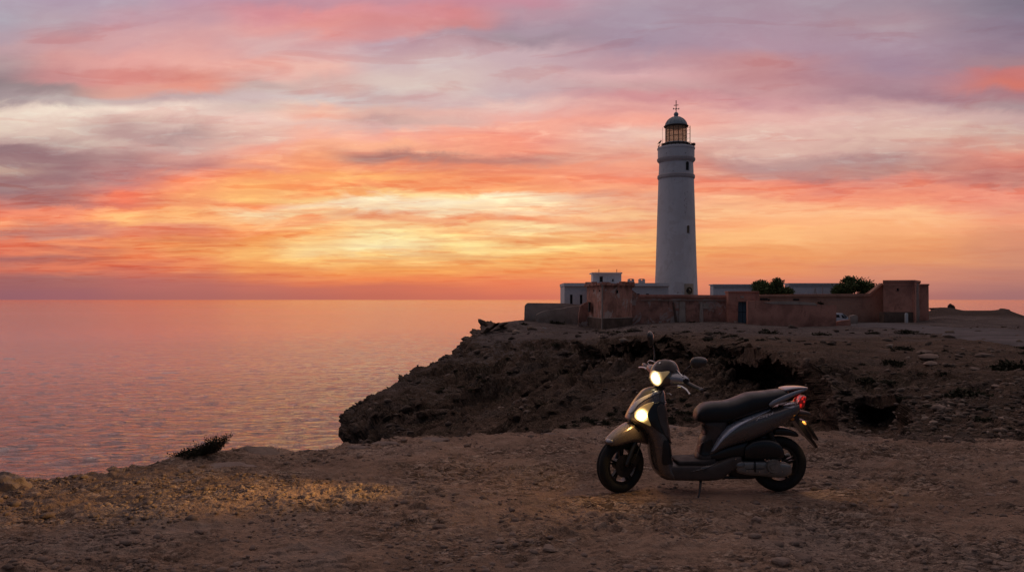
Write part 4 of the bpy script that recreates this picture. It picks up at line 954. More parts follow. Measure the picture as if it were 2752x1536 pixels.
pw = empty('perimeter_wall', (W(1830, HY, 81).x, 81, -0.9)); tag(pw, 'weathered red wall with whitish worn patches between bastion and gatehouse', 'wall')
U2(pw, plate('wall', [(1697, 778), (1702, 781), (1718, 794), (1957, 794), (1957, 900), (1697, 900)], 81, 0.6, M_redworn))
U2(pw, plate('coping', [(1716, 791.0), (1954, 792.5), (1957, 796), (1957, 803), (1716, 801.0)], 80.85, 0.9, M_red, None, 0.12))
U2(pw, boxpx('ledge', 1722, 806, 1958, 808.0, 80.85, 0.2, M_tan, None, 0.03))
for x0, x1, y0, y1, mm in ((1826, 1842, 810, 866, M_tan), (1882, 1890, 812, 868, M_tan), (1890, 1906, 814, 830, M_tan)): U2(pw, plate('buttress' if x1 - x0 < 17 else 'panel', [(x0, y0), (x1, y0 + 1), (x1 + 1, y1), (x0 - 2, y1)], 80.8, 0.3, mm, None, 0.05))
U2(pw, plate('buttress', [(1808, 812), (1812, 812), (1822, 872), (1816, 872)], 80.75, 0.3, M_plinth, None, 0.03))

gh = empty('gatehouse', (W(2000, HY, 80).x, 80, -0.9)); tag(gh, 'square red gatehouse block with a blue metal door', 'gatehouse')
U2(gh, plate('wall', [(1958, 784), (2041, 784), (2041, 905), (2009, 905), (2009, 809), (1983, 809), (1983, 905), (1958, 905)], 80, 1.2, M_red, None, 0.04))
U2(gh, boxpx('coping', 1957, 781.8, 2042, 786, 79.85, 1.5, M_red, None, 0.06))
dr = U2(gh, boxpx('door', 1983.3, 809.4, 2008.7, 868, 80.5, 0.08, M_blue)); 
bm = bmesh.new()
for px in (1996,): bar(bm, W(px, 810, 80.49), W(px, 868, 80.49), 0.02, 4)
bar(bm, W(1984, 838, 80.49), W(2008, 838, 80.49), 0.02, 4)
o = from_bm('door_rail', bm, M_dark); o.parent = dr; 
U2(gh, boxpx('step', 1976, 862, 1984, 873, 79.3, 0.6, M_tan, None, 0.03))
U2(gh, boxpx('plaque', 1990, 795, 2000, 801, 79.93, 0.1, M_tan, None, 0.02))

fw = empty('front_wall', (W(2130, HY, 76).x, 76, -1)); tag(fw, 'plain red front wall right of the blue door with worn top edge', 'wall')
U2(fw, plate('wall', [(2010, 808), (2042, 808), (2060, 809.5), (2075, 809), (2110, 811.5), (2160, 813), (2195, 816), (2214, 819), (2248, 820), (2248, 905), (2010, 905)], 76, 0.5, M_red, None, 0.03, 0.02))
U2(fw, prism('return_wall', pl((2010.5, 76.5), (2019, 76.5), (2018, 79.99), (2010.5, 79.99)), -2, zat(807.5, 76), M_red))
U2(fw, plate('worn_cap', [(2050, 812), (2090, 809), (2135, 809), (2190, 813), (2198, 820), (2150, 818), (2100, 817), (2070, 816)], 75.96, 0.3, M_tan, None, 0.02))
o = bpy.data.objects.new('scrub_bush', SCR[2]); COL.objects.link(o); p = W(2204, 819.5, 76.2); o.location = p; o.scale = (.38, .3, .75); tag(o, 'black plant growing on the worn top of the front wall', 'plant')

lw = empty('long_wall', (W(2200, HY, 89).x, 89, -0.8)); tag(lw, 'long red wall ramping up to the right bastion before the trees', 'wall')
U2(lw, plate('wall', [(2041, 794), (2338, 794), (2374, 763), (2374, 895), (2041, 895)], 89, 0.6, M_brown))
U2(lw, plate('coping', [(2041, 790.8), (2337, 790.8), (2374, 758.5), (2374, 766), (2340, 798), (2041, 799)], 88.8, 1.0, M_brown, None, 0.10))
for x0, x1, y0, y1 in ((2043, 2063, 801.5, 806), (2064.5, 2069, 803.5, 808), (2132, 2148, 802.5, 806.5)): U2(lw, boxpx('slot', x0, y0, x1, y1, 88.9, 0.12, M_dark))

rb = empty('right_bastion', (W(2430, HY, 87).x, 87, -0.9)); rb.name = 'end_bastion'; tag(rb, 'intact red end bastion with flat cornice at the right end of the walls', 'bastion')
zt2 = zat(757, 86)
pB = pl((2374, 87), (2458, 86), (2471, 90), (2471, 97), (2374, 97)); U2(rb, prism('wall', pB, -2, zt2, M_red)); U2(rb, prism('cornice', offs(pB, 0.16), zt2, zt2 + 0.20, M_red)); U2(rb, prism('cornice_band', offs(pB, 0.09), zt2 - 0.35, zt2 - 0.27, M_red))
U2(rb, boxpx('pilaster', 2456.5, 761, 2459.5, 862, 85.85, 0.3, M_red, None, 0.04))
U2(rb, boxpx('loophole', 2413, 774, 2415.4, 781.5, 86.35, 0.3, M_dark))
U2(rb, boxpx('plinth', 2376, 838, 2456, 872, 86.0, 1.2, M_plinth, None, 0.05))
U2(rb, plate('buttress', [(2461, 762), (2469, 760), (2472, 842), (2472, 872), (2459, 872), (2461, 800)], 87.5, 1.0, M_tan, None, 0.06))
rb2 = plate('gate_pier', [(2471, 765), (2496, 765), (2497, 872), (2471, 872)], 92.5, 3.0, M_red, None, 0.03); tag(rb2, 'lower red pier behind the right end bastion', 'wall')
U_(rb2, boxpx, 'cornice', 2470, 762.6, 2498.5, 766.6, 92.3, 3.4, M_red, None, 0.04)

for nm, ol, Y, lab in (('low_wall', [(2250, 864), (2262, 861), (2286, 859), (2288, 895), (2250, 895)], 77, 'low broken red wall in front of the white van'), ('low_wall', [(2285, 848), (2300, 845.5), (2306, 848), (2306, 895), (2286, 895)], 81, 'short tan wall stub right of the white van')):
    tag(plate(nm, ol, Y, 0.5, M_red if Y < 80 else M_tan, None, 0.05, 0.02), lab, 'wall')
ms = plate('marker_stone', [(2434, 842), (2437, 840), (2441, 842), (2441, 872), (2434, 872)], 84.5, 0.25, M_white, None, 0.03); tag(ms, 'small white marker stone at the foot of the right bastion', 'marker')

# white planks on the slope under the terrace wall
for a, b, lab in (((1529, 853), (1544, 860), 'upper of the white planks lying left of the corner bastion'), ((1457, 878), (1477, 886), 'white plank lying on the slope below the terrace wall')):
    p, q = hpoint(*a), hpoint(*b); q = Vector((q.x, p.y, q.z)); bm = bmesh.new(); d_ = q - p
    bmesh.ops.create_cube(bm, size=1, matrix=Matrix.Translation((p + q) / 2 + Vector((0, 0, .08))) @ d_.to_track_quat('X', 'Z').to_matrix().to_4x4() @ Matrix.Diagonal((d_.length, 0.25, 0.06, 1)))
    tag(from_bm('white_plank', bm, M_white), lab, 'plank')

# ------------------------------------------------------------------ trees behind the walls
def bushy_tree(px, py, wpx, hpx, Y, label, seed):
    k = Y / F; base = W(px, 870, Y); r = empty('bushy_tree', base); tag(r, label, 'tree')
    top = zat(py - hpx / 2, Y); cz = zat(py + hpx * .35, Y) - base.z
    bm = bmesh.new(); bar(bm, (0, 0, -0.3), (0.1, 0, cz), 0.16, 8)
    for a in np.linspace(0, 6.28, 7)[:-1]: bar(bm, (0.05, 0, cz * .6), (math.cos(a) * wpx * k * .3, math.sin(a) * 1.2, cz + hpx * k * .4), 0.06, 5)
    from_bm('trunk', bm, M_twig, r)
    Vs, Fs, b0 = [], [], 0; rs = np.random.default_rng(seed)
    for c in range(26):
        u = rs.uniform(-1, 1); ox = u * wpx * k * .40; oz = (1 - u * u * .7) * hpx * k * rs.uniform(0.05, .72); rad = wpx * k * rs.uniform(.12, .22)
        V_, f = leafy('c', 520, (rad, rad, rad * .85), 0.20, M_tree, seed * 31 + c, -0.0); V_[:, 2] -= 0.0
        V_ = V_ * np.where(rs.random((len(V_) // 4, 1)).repeat(4, 0) < .35, np.array((1, 1, -0.8)), 1.0)
        Vs.append(V_ + (ox, rs.uniform(-1, 1) * 1.3, cz + oz)); Fs.append(f + b0); b0 += len(V_)
    mesh_np('crown', np.vstack(Vs), np.vstack(Fs), M_tree, r)
    # upright leading shoots
bushy_tree(2070, 776, 100, 48, 94, 'rounded dark green tree left of the second white building', 3)
bushy_tree(2302, 772, 122, 52, 95, 'wider dark green tree beside the ramp of the long wall', 8)

# ------------------------------------------------------------------ van behind the low wall
def van():
    Y = 83.0; k = Y / F; r = empty('parked_van', (W(2256, 866, Y).x, Y, zat(872, Y))); tag(r, 'white van parked behind the low wall, nose to the right', 'van')
    M_vw = plain('van_paint', (0.72, 0.74, 0.78), 0.3, coat=0.4); M_gl = plain('van_glass', (0.02, 0.025, 0.035), 0.08); M_ty = plain('van_tyre', (0.02, 0.02, 0.02), 0.9)
    o = plate('body', [(2200, 842), (2262, 840.5), (2267, 841.5), (2279, 851.5), (2283, 855), (2284, 866), (2283, 869), (2200, 869)], Y, 1.8, M_vw, None, 0.10); U2(r, o)
    U2(r, plate('windscreen', [(2264.5, 843.5), (2267.5, 843.5), (2277.5, 852), (2274, 853.5)], Y - 0.012, 0.05, M_gl)); U2(r, plate('side_window', [(2246, 845), (2254.5, 845), (2258, 852.5), (2246, 852.5)], Y - 0.012, 0.05, M_gl))
    U2(r, plate('side_window', [(2261, 845.5), (2263.5, 845.5), (2274.5, 855), (2264, 854)], Y - 0.014, 0.05, M_gl))
    U2(r, plate('headlight', [(2279, 856), (2283, 856.5), (2283.3, 859.5), (2280, 859)], Y - 0.012, 0.05, M_band))
    for px in (2210, 2271):
        bm = bmesh.new(); bmesh.ops.create_cone(bm, cap_ends=True, segments=20, radius1=0.31, radius2=0.31, depth=0.2, matrix=Matrix.Translation(W(px, 868, Y + 0.08)) @ Matrix.Rotation(R(90), 4, 'X')); U2(r, from_bm('wheel', bm, M_ty))
van()
# ================================================================== SCOOTER
Y0 = 6.9; XR = (1876 - CX) * Y0 / F
sc = empty('motor_scooter', (XR, Y0, 0.0)); tag(sc, 'bronze grey motor scooter on its side stand with headlight on', 'scooter')
def Zc(zx, zy, dy=0.0):                                                   # traced point at lateral offset dy, in the scooter's own frame
    px, py, Y = 1560 + zx / 2.7657, 860 + zy / 2.7657, Y0 + dy
    return Vector(((px - CX) * Y / F - XR, dy, EYE - (py - HY) * Y / F))
ZK = 2.7657 * F / Y0                                                      # traced units per metre
P_paint = None
def paint(name, c, flake, rough=0.34):
    m, t, b = new_mat(name); b.inputs['Metallic'].default_value = 0.55; b.inputs['Coat Weight'].default_value = 0.5; b.inputs['Coat Roughness'].default_value = 0.12
    tcn = t.new('ShaderNodeTexCoord'); n = t.noise(tcn.outputs['Object'], 900, 1); d_ = t.noise(tcn.outputs['Object'], 9, 5, 0.6)
    t.put(b.inputs['Base Color'], t.mix(t.mr(n, 0.45, 0.7), c, flake)); t.put(b.inputs['Roughness'], t.mr(d_, 0.35, 0.7, rough - .05, rough + .14)); return m
P_paint = paint('bronze_paint', (0.115, 0.097, 0.090), (0.21, 0.18, 0.172), 0.24)
P_silver = paint('silver_blue_paint', (0.27, 0.275, 0.31), (0.37, 0.375, 0.41), 0.26)
P_black = plain('black_plastic', (0.011, 0.011, 0.013), 0.34, var=0.3, coat=0.15)
P_shell = plain('mirror_shell', (0.050, 0.042, 0.038), 0.26, coat=0.35)
P_mat = plain('floor_rubber', (0.050, 0.042, 0.040), 0.75, var=0.3)
P_seat = plain('seat_vinyl', (0.009, 0.010, 0.014), 0.42, var=0.25)
P_brown = plain('brown_plastic', (0.075, 0.055, 0.048), 0.45, var=0.25)
P_tyre = plain('tyre_rubber', (0.013, 0.0125, 0.0125), 0.8, var=0.3)
P_rim = plain('black_alloy', (0.020, 0.019, 0.020), 0.4, 0.5)
P_alu = plain('cast_aluminium', (0.30, 0.285, 0.27), 0.45, 0.75, var=0.25)
P_chrome = plain('chrome', (0.62, 0.62, 0.62), 0.18, 1.0)
P_steel = plain('dull_steel', (0.22, 0.21, 0.21), 0.4, 0.9, var=0.3)
P_mirror = plain('mirror_glass', (0.5, 0.5, 0.5), 0.05, 1.0)
P_amber = plain('amber_lens', (0.55, 0.20, 0.03), 0.25, coat=0.5)
P_white = plain('plate_white', (0.5, 0.5, 0.5), 0.5)
P_highlight = paint('painted_highlight', (0.48, 0.50, 0.58), (0.58, 0.60, 0.68), 0.30)  # paler blue-grey standing in for sky reflected on the rear cover
P_trim = plain('decal_silver', (0.62, 0.60, 0.62), 0.35, 0.3)

def loft(name, rings, mat, parent=sc, caps=True, sub=1, smooth=True):
    n = len(rings[0]); vs = [p for r in rings for p in r]; fs = []
    for j in range(len(rings) - 1):
        for k in range(n): fs.append((j*n+k, j*n+(k+1) % n, (j+1)*n+(k+1) % n, (j+1)*n+k))
    if caps: fs.append(tuple(range(n))[::-1]); fs.append(tuple((len(rings)-1)*n+k for k in range(n)))
    bm = bmesh.new(); bv = [bm.verts.new(v) for v in vs]
    for f in fs: bm.faces.new([bv[i] for i in f])
    o = from_bm(name, bm, mat, parent, smooth)
    if sub: md = o.modifiers.new('sub', 'SUBSURF'); md.levels = md.render_levels = sub
    return o
def sgn(v, e): return math.copysign(abs(v) ** e, v)
def dense(st, per=3):
    a = np.array(st, float); t = np.arange(len(a)); q = np.linspace(0, len(a) - 1, (len(a) - 1) * per + 1)
    out_ = []
    for x in q:
        i = min(int(x), len(a) - 2); f = x - i; p0, p1, p2, p3 = a[max(i-1, 0)], a[i], a[i+1], a[min(i+2, len(a)-1)]
        m1, m2 = (p2 - p0) * .4, (p3 - p1) * .4
        out_.append((2*f**3-3*f**2+1)*p1+(f**3-2*f**2+f)*m1+(-2*f**3+3*f**2)*p2+(f**3-f**2)*m2)
    return out_
def loft_x(name, st, mat, dy=0.0, e=0.75, n=28, yaw=0.0, per=3, **k):
    """stations (zx, zy_top, zy_bottom, half width): upright rings along the machine"""
    rings = []; zc0 = np.mean([s[0] for s in st])
    for zx, t, b, w_ in dense(st, per):
        T, B = Zc(zx, t), Zc(zx, b); c = (T + B) / 2; h = abs(T.z - B.z) / 2; off = (zx - zc0) / ZK * math.tan(yaw)
        rings.append([Vector((c.x + w_ * math.sin(yaw) * sgn(math.cos(a), e), dy + off - w_ * math.cos(yaw) * sgn(math.cos(a), e), c.z + h * sgn(math.sin(a), e))) for a in np.linspace(0, 2 * math.pi, n, endpoint=False)])
    return loft(name, rings, mat, **k)
def loft_z(name, st, mat, dy=0.0, e=0.75, n=32, yaw=0.0, per=3, metric=False, **k):
    """stations (zy, zx_left, zx_right, half width): level rings up the machine"""
    rings = []
    for zy, l, r_, w_ in dense(st, per):
        L, Q = Zc(l, zy), Zc(r_, zy); c = (L + Q) / 2; h = (Q.x - L.x) / 2
        if metric: h = r_; c = Zc(l, zy)
        rings.append([Vector((c.x + h * math.cos(yaw) * sgn(math.cos(a), e) + w_ * math.sin(yaw) * sgn(math.sin(a), e), dy + h * math.sin(yaw) * sgn(math.cos(a), e) - w_ * math.cos(yaw) * sgn(math.sin(a), e), c.z)) for a in np.linspace(0, 2 * math.pi, n, endpoint=False)])
    return loft(name, rings, mat, **k)
def tube(name, pts, rad, mat, parent=sc, n=10, per=5, flat=1.0, smooth=True):
    a = dense([list(p) for p in pts], per); rad = rad if isinstance(rad, (list, tuple)) else [rad] * len(pts)
    rr = np.interp(np.linspace(0, len(pts) - 1, len(a)), np.arange(len(pts)), rad); rings = []
    for i, p in enumerate(a):
        d_ = Vector(a[min(i+1, len(a)-1)] - a[max(i-1, 0)]).normalized(); u = d_.cross(Vector((0, 1, 0.01)) if abs(d_.y) < .9 else Vector((1, 0, 0))).normalized(); v = d_.cross(u)
        rings.append([Vector(p) + u * rr[i] * math.cos(t) + v * rr[i] * flat * math.sin(t) for t in np.linspace(0, 2 * math.pi, n, endpoint=False)])
    return loft(name, rings, mat, parent, sub=0, smooth=smooth)
CAMP = Vector((-XR, -Y0, EYE))
def patch(name, outline, targets, mat, parent=sc, off=0.004, step=7.0, thick=0.004, guess=-0.15):
    """a panel lying on the skin of other parts: the outline is carried along the view of the trace onto the surface"""
    dg = bpy.context.evaluated_depsgraph_get(); vs, fs = [], []
    for o in targets:
        ev = o.evaluated_get(dg); me = ev.to_mesh(); b0 = len(vs); vs += [v.co.copy() for v in me.vertices]; fs += [tuple(b0 + i for i in p.vertices) for p in me.polygons]; ev.to_mesh_clear()
    bv = BVHTree.FromPolygons(vs, fs); ol = [Vector(p) for p in outline]; bd = []
    ol = [q for p0, p1 in zip(ol, ol[1:] + ol[:1]) for q in (p0.lerp(p1, .2), p0.lerp(p1, .8))]   # corners rounded off
    for a, b in zip(ol, ol[1:] + ol[:1]):
        n = max(1, int((b - a).length / step)); bd += [a.lerp(b, i / n) for i in range(n)]
    pts = list(bd); edges = [(i, (i + 1) % len(bd)) for i in range(len(bd))]
    xs = [p.x for p in ol]; y_ = [p.y for p in ol]
    for gx in np.arange(min(xs), max(xs), step):
        for gy in np.arange(min(y_), max(y_), step): pts.append(Vector((gx, gy)))
    v2, _, f2, *_ = delaunay_2d_cdt(pts, edges, [], 1, 1e-4)
    co = []; last = guess
    for p in v2:
        q = Zc(p.x, p.y, 0.0); d_ = (q - CAMP).normalized(); h, nrm, *_r = bv.ray_cast(CAMP, d_)
        if h is None: h, nrm, *_r = bv.find_nearest(CAMP + d_ * ((q - CAMP).length - 0.15))
        if nrm.dot(d_) > 0: nrm = -nrm
        co.append(h + nrm * off)
    nb = len(bd)
    if len(co) >= nb:
        for _ in range(2): co[:nb] = [co[i] * .5 + (co[i - 1] + co[(i + 1) % nb]) * .25 for i in range(nb)]
    bm = bmesh.new(); bvv = [bm.verts.new(c) for c in co]
    for f in f2:
        try: bm.faces.new([bvv[i] for i in f])
        except ValueError: pass
    o = from_bm(name, bm, mat, parent, True)
    c = sum((Vector(x) for x in co), Vector()) / len(co)
    if o.data.polygons and sum(p.normal.dot(CAMP - c) for p in o.data.polygons) < 0: o.data.flip_normals()
    md = o.modifiers.new('thick', 'SOLIDIFY'); md.thickness = thick; md.offset = -1
    return o

# ------------------------------------------------------------------ wheels
def wheel(center, yaw, rad, name, disc_side):
    g = bpy.data.objects.new(name, None); COL.objects.link(g); g.parent = sc; g.location = center; g.rotation_euler = (0, 0, yaw)
    vs, fs = [], []; n = 64; hw = 0.050; ri = rad * 0.655
    prof = [(ri, -hw * .72), (rad * .80, -hw * 1.02), (rad * .92, -hw * .92), (rad * .985, -hw * .5), (rad, -hw * .12), (rad * .975, -hw * .08), (rad * .975, hw * .08), (rad, hw * .12), (rad * .985, hw * .5), (rad * .92, hw * .92), (rad * .80, hw * 1.02), (ri, hw * .72)]
    for k in range(n):
        a = 2 * math.pi * k / n
        for r_, y in prof: vs.append((r_ * math.cos(a), y, r_ * math.sin(a)))
    m_ = len(prof)
    for k in range(n):
        for j in range(m_): fs.append((k*m_+j, k*m_+(j+1) % m_, ((k+1) % n)*m_+(j+1) % m_, ((k+1) % n)*m_+j))
    ty = mesh_py('tyre', vs, fs, P_tyre, g)
    bm = bmesh.new()
    def ring(r0, r1, y0, y1):
        r = []
        for k in range(48):
            a = 2 * math.pi * k / 48; r.append([bm.verts.new((q * math.cos(a), y, q * math.sin(a))) for q, y in ((r0, y0), (r1, y0), (r1, y1), (r0, y1))])
        for k in range(48):
            for j in range(4): bm.faces.new((r[k][j], r[k][(j+1) % 4], r[(k+1) % 48][(j+1) % 4], r[(k+1) % 48][j]))
    ring(ri - 0.018, ri + 0.004, -hw * .74, hw * .74); ring(0.0, 0.001, -.01, .01)
    for k in range(5):
        for dlt in (-.115, .115):
            a = 2 * math.pi * k / 5 + dlt + 0.3; mid = (ri + 0.03) / 2
            bmesh.ops.create_cube(bm, size=1, matrix=Matrix.Rotation(-a, 4, 'Y') @ Matrix.Translation((mid, 0, 0)) @ Matrix.Diagonal((ri - 0.045, 0.032, 0.015, 1)))
    from_bm('rim', bm, P_rim, g)
    bm = bmesh.new(); bmesh.ops.create_cone(bm, cap_ends=True, segments=24, radius1=.045, radius2=.045, depth=.13, matrix=Matrix.Rotation(R(90), 4, 'X')); from_bm('hub', bm, P_rim, g)
    bm = bmesh.new(); bmesh.ops.create_cone(bm, cap_ends=True, segments=36, radius1=.098, radius2=.098, depth=.006, matrix=Matrix.Translation((0, disc_side, 0)) @ Matrix.Rotation(R(90), 4, 'X')); from_bm('brake_disc', bm, P_black if disc_side > -.06 else P_steel, g)
    return g
RAD = 0.2385
rc_ = Zc(1470, 1060); rc_.z = RAD + 0.004; rw = wheel(rc_, 0.0, RAD, 'rear_wheel', 0.05)
FY = R(30)                                                                 # steering turned towards the viewer
fc_ = Zc(297, 1075, -0.035); fc_.z = RAD + 0.0; fw_ = wheel(fc_, -FY + math.pi * 0 if False else FY, RAD, 'front_wheel', -0.058)
ax_f = Vector((-math.cos(FY), -math.sin(FY), 0)); ax_l = Vector((math.sin(FY), -math.cos(FY), 0))   # front assembly: forward, and to the rider's left
def fa(f, l, z, o=None): return (o or Vector((fc_.x, fc_.y, 0))) + ax_f * f + ax_l * l + Vector((0, 0, z))
for s in (1, -1): tube('fork_leg', [fa(0.0, .075 * s, RAD), fa(-.07, .08 * s, RAD + .15), fa(-.15, .08 * s, RAD + .31)], [.021, .024, .026], P_black)
bm = bmesh.new(); bmesh.ops.create_cube(bm, size=1, matrix=Matrix.Translation(fa(-.085, .085, RAD + .045)) @ Matrix.Rotation(FY, 4, 'Z') @ Matrix.Rotation(R(-50), 4, 'Y') @ Matrix.Diagonal((.11, .055, .065, 1))); bmesh.ops.bevel(bm, geom=bm.edges[:], offset=.012, segments=2, affect='EDGES'); from_bm('brake_caliper', bm, P_black, sc)
tube('brake_hose', [fa(-.085, .10, RAD + .07), fa(-.13, .10, RAD + .16), fa(-.17, .09, RAD + .30)], .005, P_black)
# front mudguard
mg = loft_x('front_mudguard', [(178, 874, 893, .028), (200, 846, 911, .055), (250, 806, 913, .070), (300, 776, 905, .078), (350, 752, 898, .084), (400, 756, 902, .086), (440, 790, 912, .082), (476, 850, 925, .066), (490, 888, 922, .04)], P_paint, dy=-.055, e=.62, yaw=FY * .95)
patch('mudguard_tip', [(173, 884), (190, 868), (205, 880), (248, 893), (243, 912), (208, 913), (182, 902)], [mg], P_silver, mg)
patch('mudguard_trim', [(357, 748), (363, 744), (415, 790), (440, 822), (436, 830), (405, 800)], [mg], P_black, mg)

# ------------------------------------------------------------------ leg shield and floor
ls = loft_z('legshield', [(496, 520, 560, .04), (512, 470, 610, .085), (545, 436, 627, .115), (600, 394, 634, .145), (650, 364, 637, .165), (700, 338, 640, .178), (725, 331, 643, .182), (742, 350, 646, .182), (765, 392, 650, .182), (790, 430, 655, .182), (840, 468, 660, .186), (900, 492, 664, .19), (960, 503, 668, .19), (1020, 512, 672, .188), (1080, 526, 690, .186), (1120, 546, 720, .182), (1148, 580, 760, .172), (1164, 630, 800, .15)], P_paint, e=.80)
fl = loft_x('floorboard', [(570, 1075, 1140, .15), (620, 1052, 1163, .172), (700, 1046, 1166, .178), (820, 1044, 1168, .18), (940, 1042, 1168, .178), (1010, 1018, 1160, .17), (1080, 992, 1112, .162), (1150, 982, 1072, .15), (1172, 984, 1040, .13)], P_brown, e=.36)
# inner faces and trims of the shield
patch('inner_panel', [(616, 882), (650, 878), (664, 930), (694, 1048), (640, 1078), (604, 1070), (606, 1000)], [ls, fl], P_black, ls)
patch('side_fairing', [(554, 610), (618, 598), (638, 640), (642, 720), (646, 800), (628, 852), (612, 846), (560, 812), (528, 786), (494, 700), (520, 650)], [ls], P_black, ls)
patch('knee_guard', [(560, 640), (600, 618), (634, 640), (640, 730), (660, 870), (676, 930), (652, 884), (622, 850), (585, 760)], [ls], P_brown, ls, off=.008)
patch('windshield_panel', [(435, 556), (470, 520), (504, 497), (560, 494), (588, 510), (540, 530), (470, 575), (400, 628), (384, 640)], [ls], P_black, ls)
patch('front_grille', [(330, 726), (352, 742), (392, 764), (438, 792), (468, 838), (490, 880), (478, 880), (450, 834), (400, 790), (350, 752), (328, 732)], [ls], P_black, ls)
patch('shield_rib', [(372, 634), (440, 585), (520, 545), (575, 520), (612, 532), (560, 552), (480, 590), (420, 640), (392, 690), (350, 700)], [ls], P_silver, ls, off=.006)
patch('glovebox_latch', [(612, 598), (622, 592), (645, 612), (642, 626)], [ls], P_silver, ls, off=.01)
# floor mat, ribs on it
mt = loft_x('floor_mat', [(690, 1022, 1050, .150), (780, 1020, 1050, .155), (900, 1016, 1050, .155), (985, 1004, 1050, .14)], P_mat, e=.3)
patch('skirt_highlight', [(860, 1112), (960, 1066), (1030, 1026), (1034, 1046), (975, 1085), (900, 1114), (800, 1130)], [fl], P_paint, fl)
patch('footpeg_cover', [(1040, 1010), (1072, 1002), (1074, 1026), (1042, 1032)], [fl], P_alu, fl, off=.012); patch('footpeg_cover', [(1076, 1000), (1160, 984), (1162, 1004), (1078, 1024)], [fl], P_alu, fl, off=.012)

# ------------------------------------------------------------------ seat and rear body
sb = loft_z('seat_base', [(735, 905, 1100, .10), (765, 892, 1090, .112), (800, 908, 1080, .112), (845, 904, 1040, .11), (880, 886, 1010, .108), (920, 876, 1000, .104), (965, 866, 1000, .104), (1000, 852, 1010, .112), (1024, 850, 1010, .11)], P_brown, e=.7)
patch('lock_panel', [(880, 762), (905, 770), (945, 822), (935, 850), (905, 848), (888, 805)], [sb], P_black, sb)
patch('battery_cover', [(868, 930), (940, 890), (985, 880), (985, 985), (925, 1015), (870, 985)], [sb], P_black, sb)
bt = loft_x('belly_cover', [(925, 975, 1030, .10), (1000, 930, 1034, .135), (1090, 895, 1020, .14), (1180, 870, 1012, .14), (1300, 835, 1006, .12), (1420, 770, 960, .09)], P_black, e=.6)
rb_ = loft_x('rear_cover', [(930, 978, 992, .100), (965, 920, 985, .130), (1010, 842, 958, .150), (1070, 772, 930, .165), (1150, 722, 905, .174), (1250, 682, 878, .178), (1350, 650, 836, .172), (1420, 638, 800, .162), (1500, 618, 752, .145), (1570, 606, 706, .118), (1606, 604, 676, .095)], P_paint, e=.62)
patch('cover_highlight', [(955, 964), (988, 892), (1040, 826), (1095, 780), (1165, 743), (1260, 702), (1345, 668), (1400, 652), (1424, 664), (1300, 722), (1190, 780), (1112, 840), (1052, 896), (1008, 956), (978, 980)], [rb_], P_highlight, rb_, off=.003, thick=.003)  # sheen along the cover's shoulder, put into the colour as a paler band
patch('cover_lower_edge', [(975, 980), (1050, 940), (1140, 912), (1240, 888), (1310, 856), (1380, 826), (1450, 786), (1452, 800), (1380, 842), (1310, 874), (1240, 898), (1140, 926), (1050, 958), (985, 990)], [rb_, bt], P_brown, rb_)
patch('tail_panel', [(1490, 648), (1520, 622), (1592, 596), (1612, 600), (1596, 640), (1586, 658), (1540, 654)], [rb_], P_silver, rb_, off=.004)
patch('tail_panel', [(1452, 640), (1500, 606), (1575, 578), (1604, 580), (1596, 592), (1524, 616), (1492, 640)], [rb_], P_black, rb_, off=.005)
# script lettering on the flank, as thin strokes
def script():
    S_ = [[(1308, 746), (1322, 730), (1336, 714), (1350, 710), (1348, 722)], [(1322, 731), (1338, 727), (1352, 728)], [(1364, 710), (1356, 718), (1364, 722), (1370, 712), (1364, 710)], [(1376, 704), (1390, 702), (1378, 718), (1392, 716)], [(1372, 712), (1392, 710)], [(1408, 696), (1400, 702), (1403, 709), (1412, 704), (1408, 696)], [(1418, 700), (1428, 688), (1431, 678)], [(1416, 692), (1424, 700), (1432, 688)]]
    k = 0
    dg = bpy.context.evaluated_depsgraph_get(); ev = rb_.evaluated_get(dg); bv = BVHTree.FromObject(ev, dg); bm = bmesh.new()
    for st in S_:
        pts = []
        for zx, zy in st:
            q = Zc(zx, zy); d_ = (q - CAMP).normalized(); h, nrm, *_ = bv.ray_cast(CAMP, d_); pts.append(h - d_ * 0.004)
        for a, b in zip(pts, pts[1:]): bar(bm, a, b, .0024, 5)
    from_bm('script_lettering', bm, P_trim, rb_)
script()
seat = loft_x('seat', [(843, 712, 735, .05), (856, 668, 746, .098), (882, 636, 754, .124), (920, 612, 758, .136), (985, 601, 760, .14), (1060, 597, 754, .145), (1120, 583, 742, .148), (1180, 560, 722, .150), (1235, 538, 702, .152), (1270, 532, 690, .152), (1340, 526, 664, .148), (1410, 518, 636, .142), (1470, 511, 604, .128), (1512, 512, 572, .105), (1532, 528, 550, .06)], P_seat, e=.72)
patch('seat_seam', [(1100, 746), (1180, 718), (1260, 690), (1340, 662), (1400, 640), (1398, 645), (1340, 668), (1260, 697), (1180, 725), (1104, 752)], [seat, rb_], P_brown, seat)
for s in (-1, 1):
    tube('grab_rail', [Zc(1405, 634, s * .148), Zc(1440, 612, s * .146), Zc(1520, 575, s * .13), Zc(1600, 540, s * .10), Zc(1660, 518, s * .06), Zc(1688, 506, s * .012)], [.012, .023, .022, .018, .013, .009], P_silver, flat=.5)
loft_x('rear_rack', [(1490, 502, 526, .10), (1540, 492, 516, .098), (1600, 489, 506, .085), (1650, 491, 505, .065), (1684, 496, 506, .03)], P_silver, e=.6)
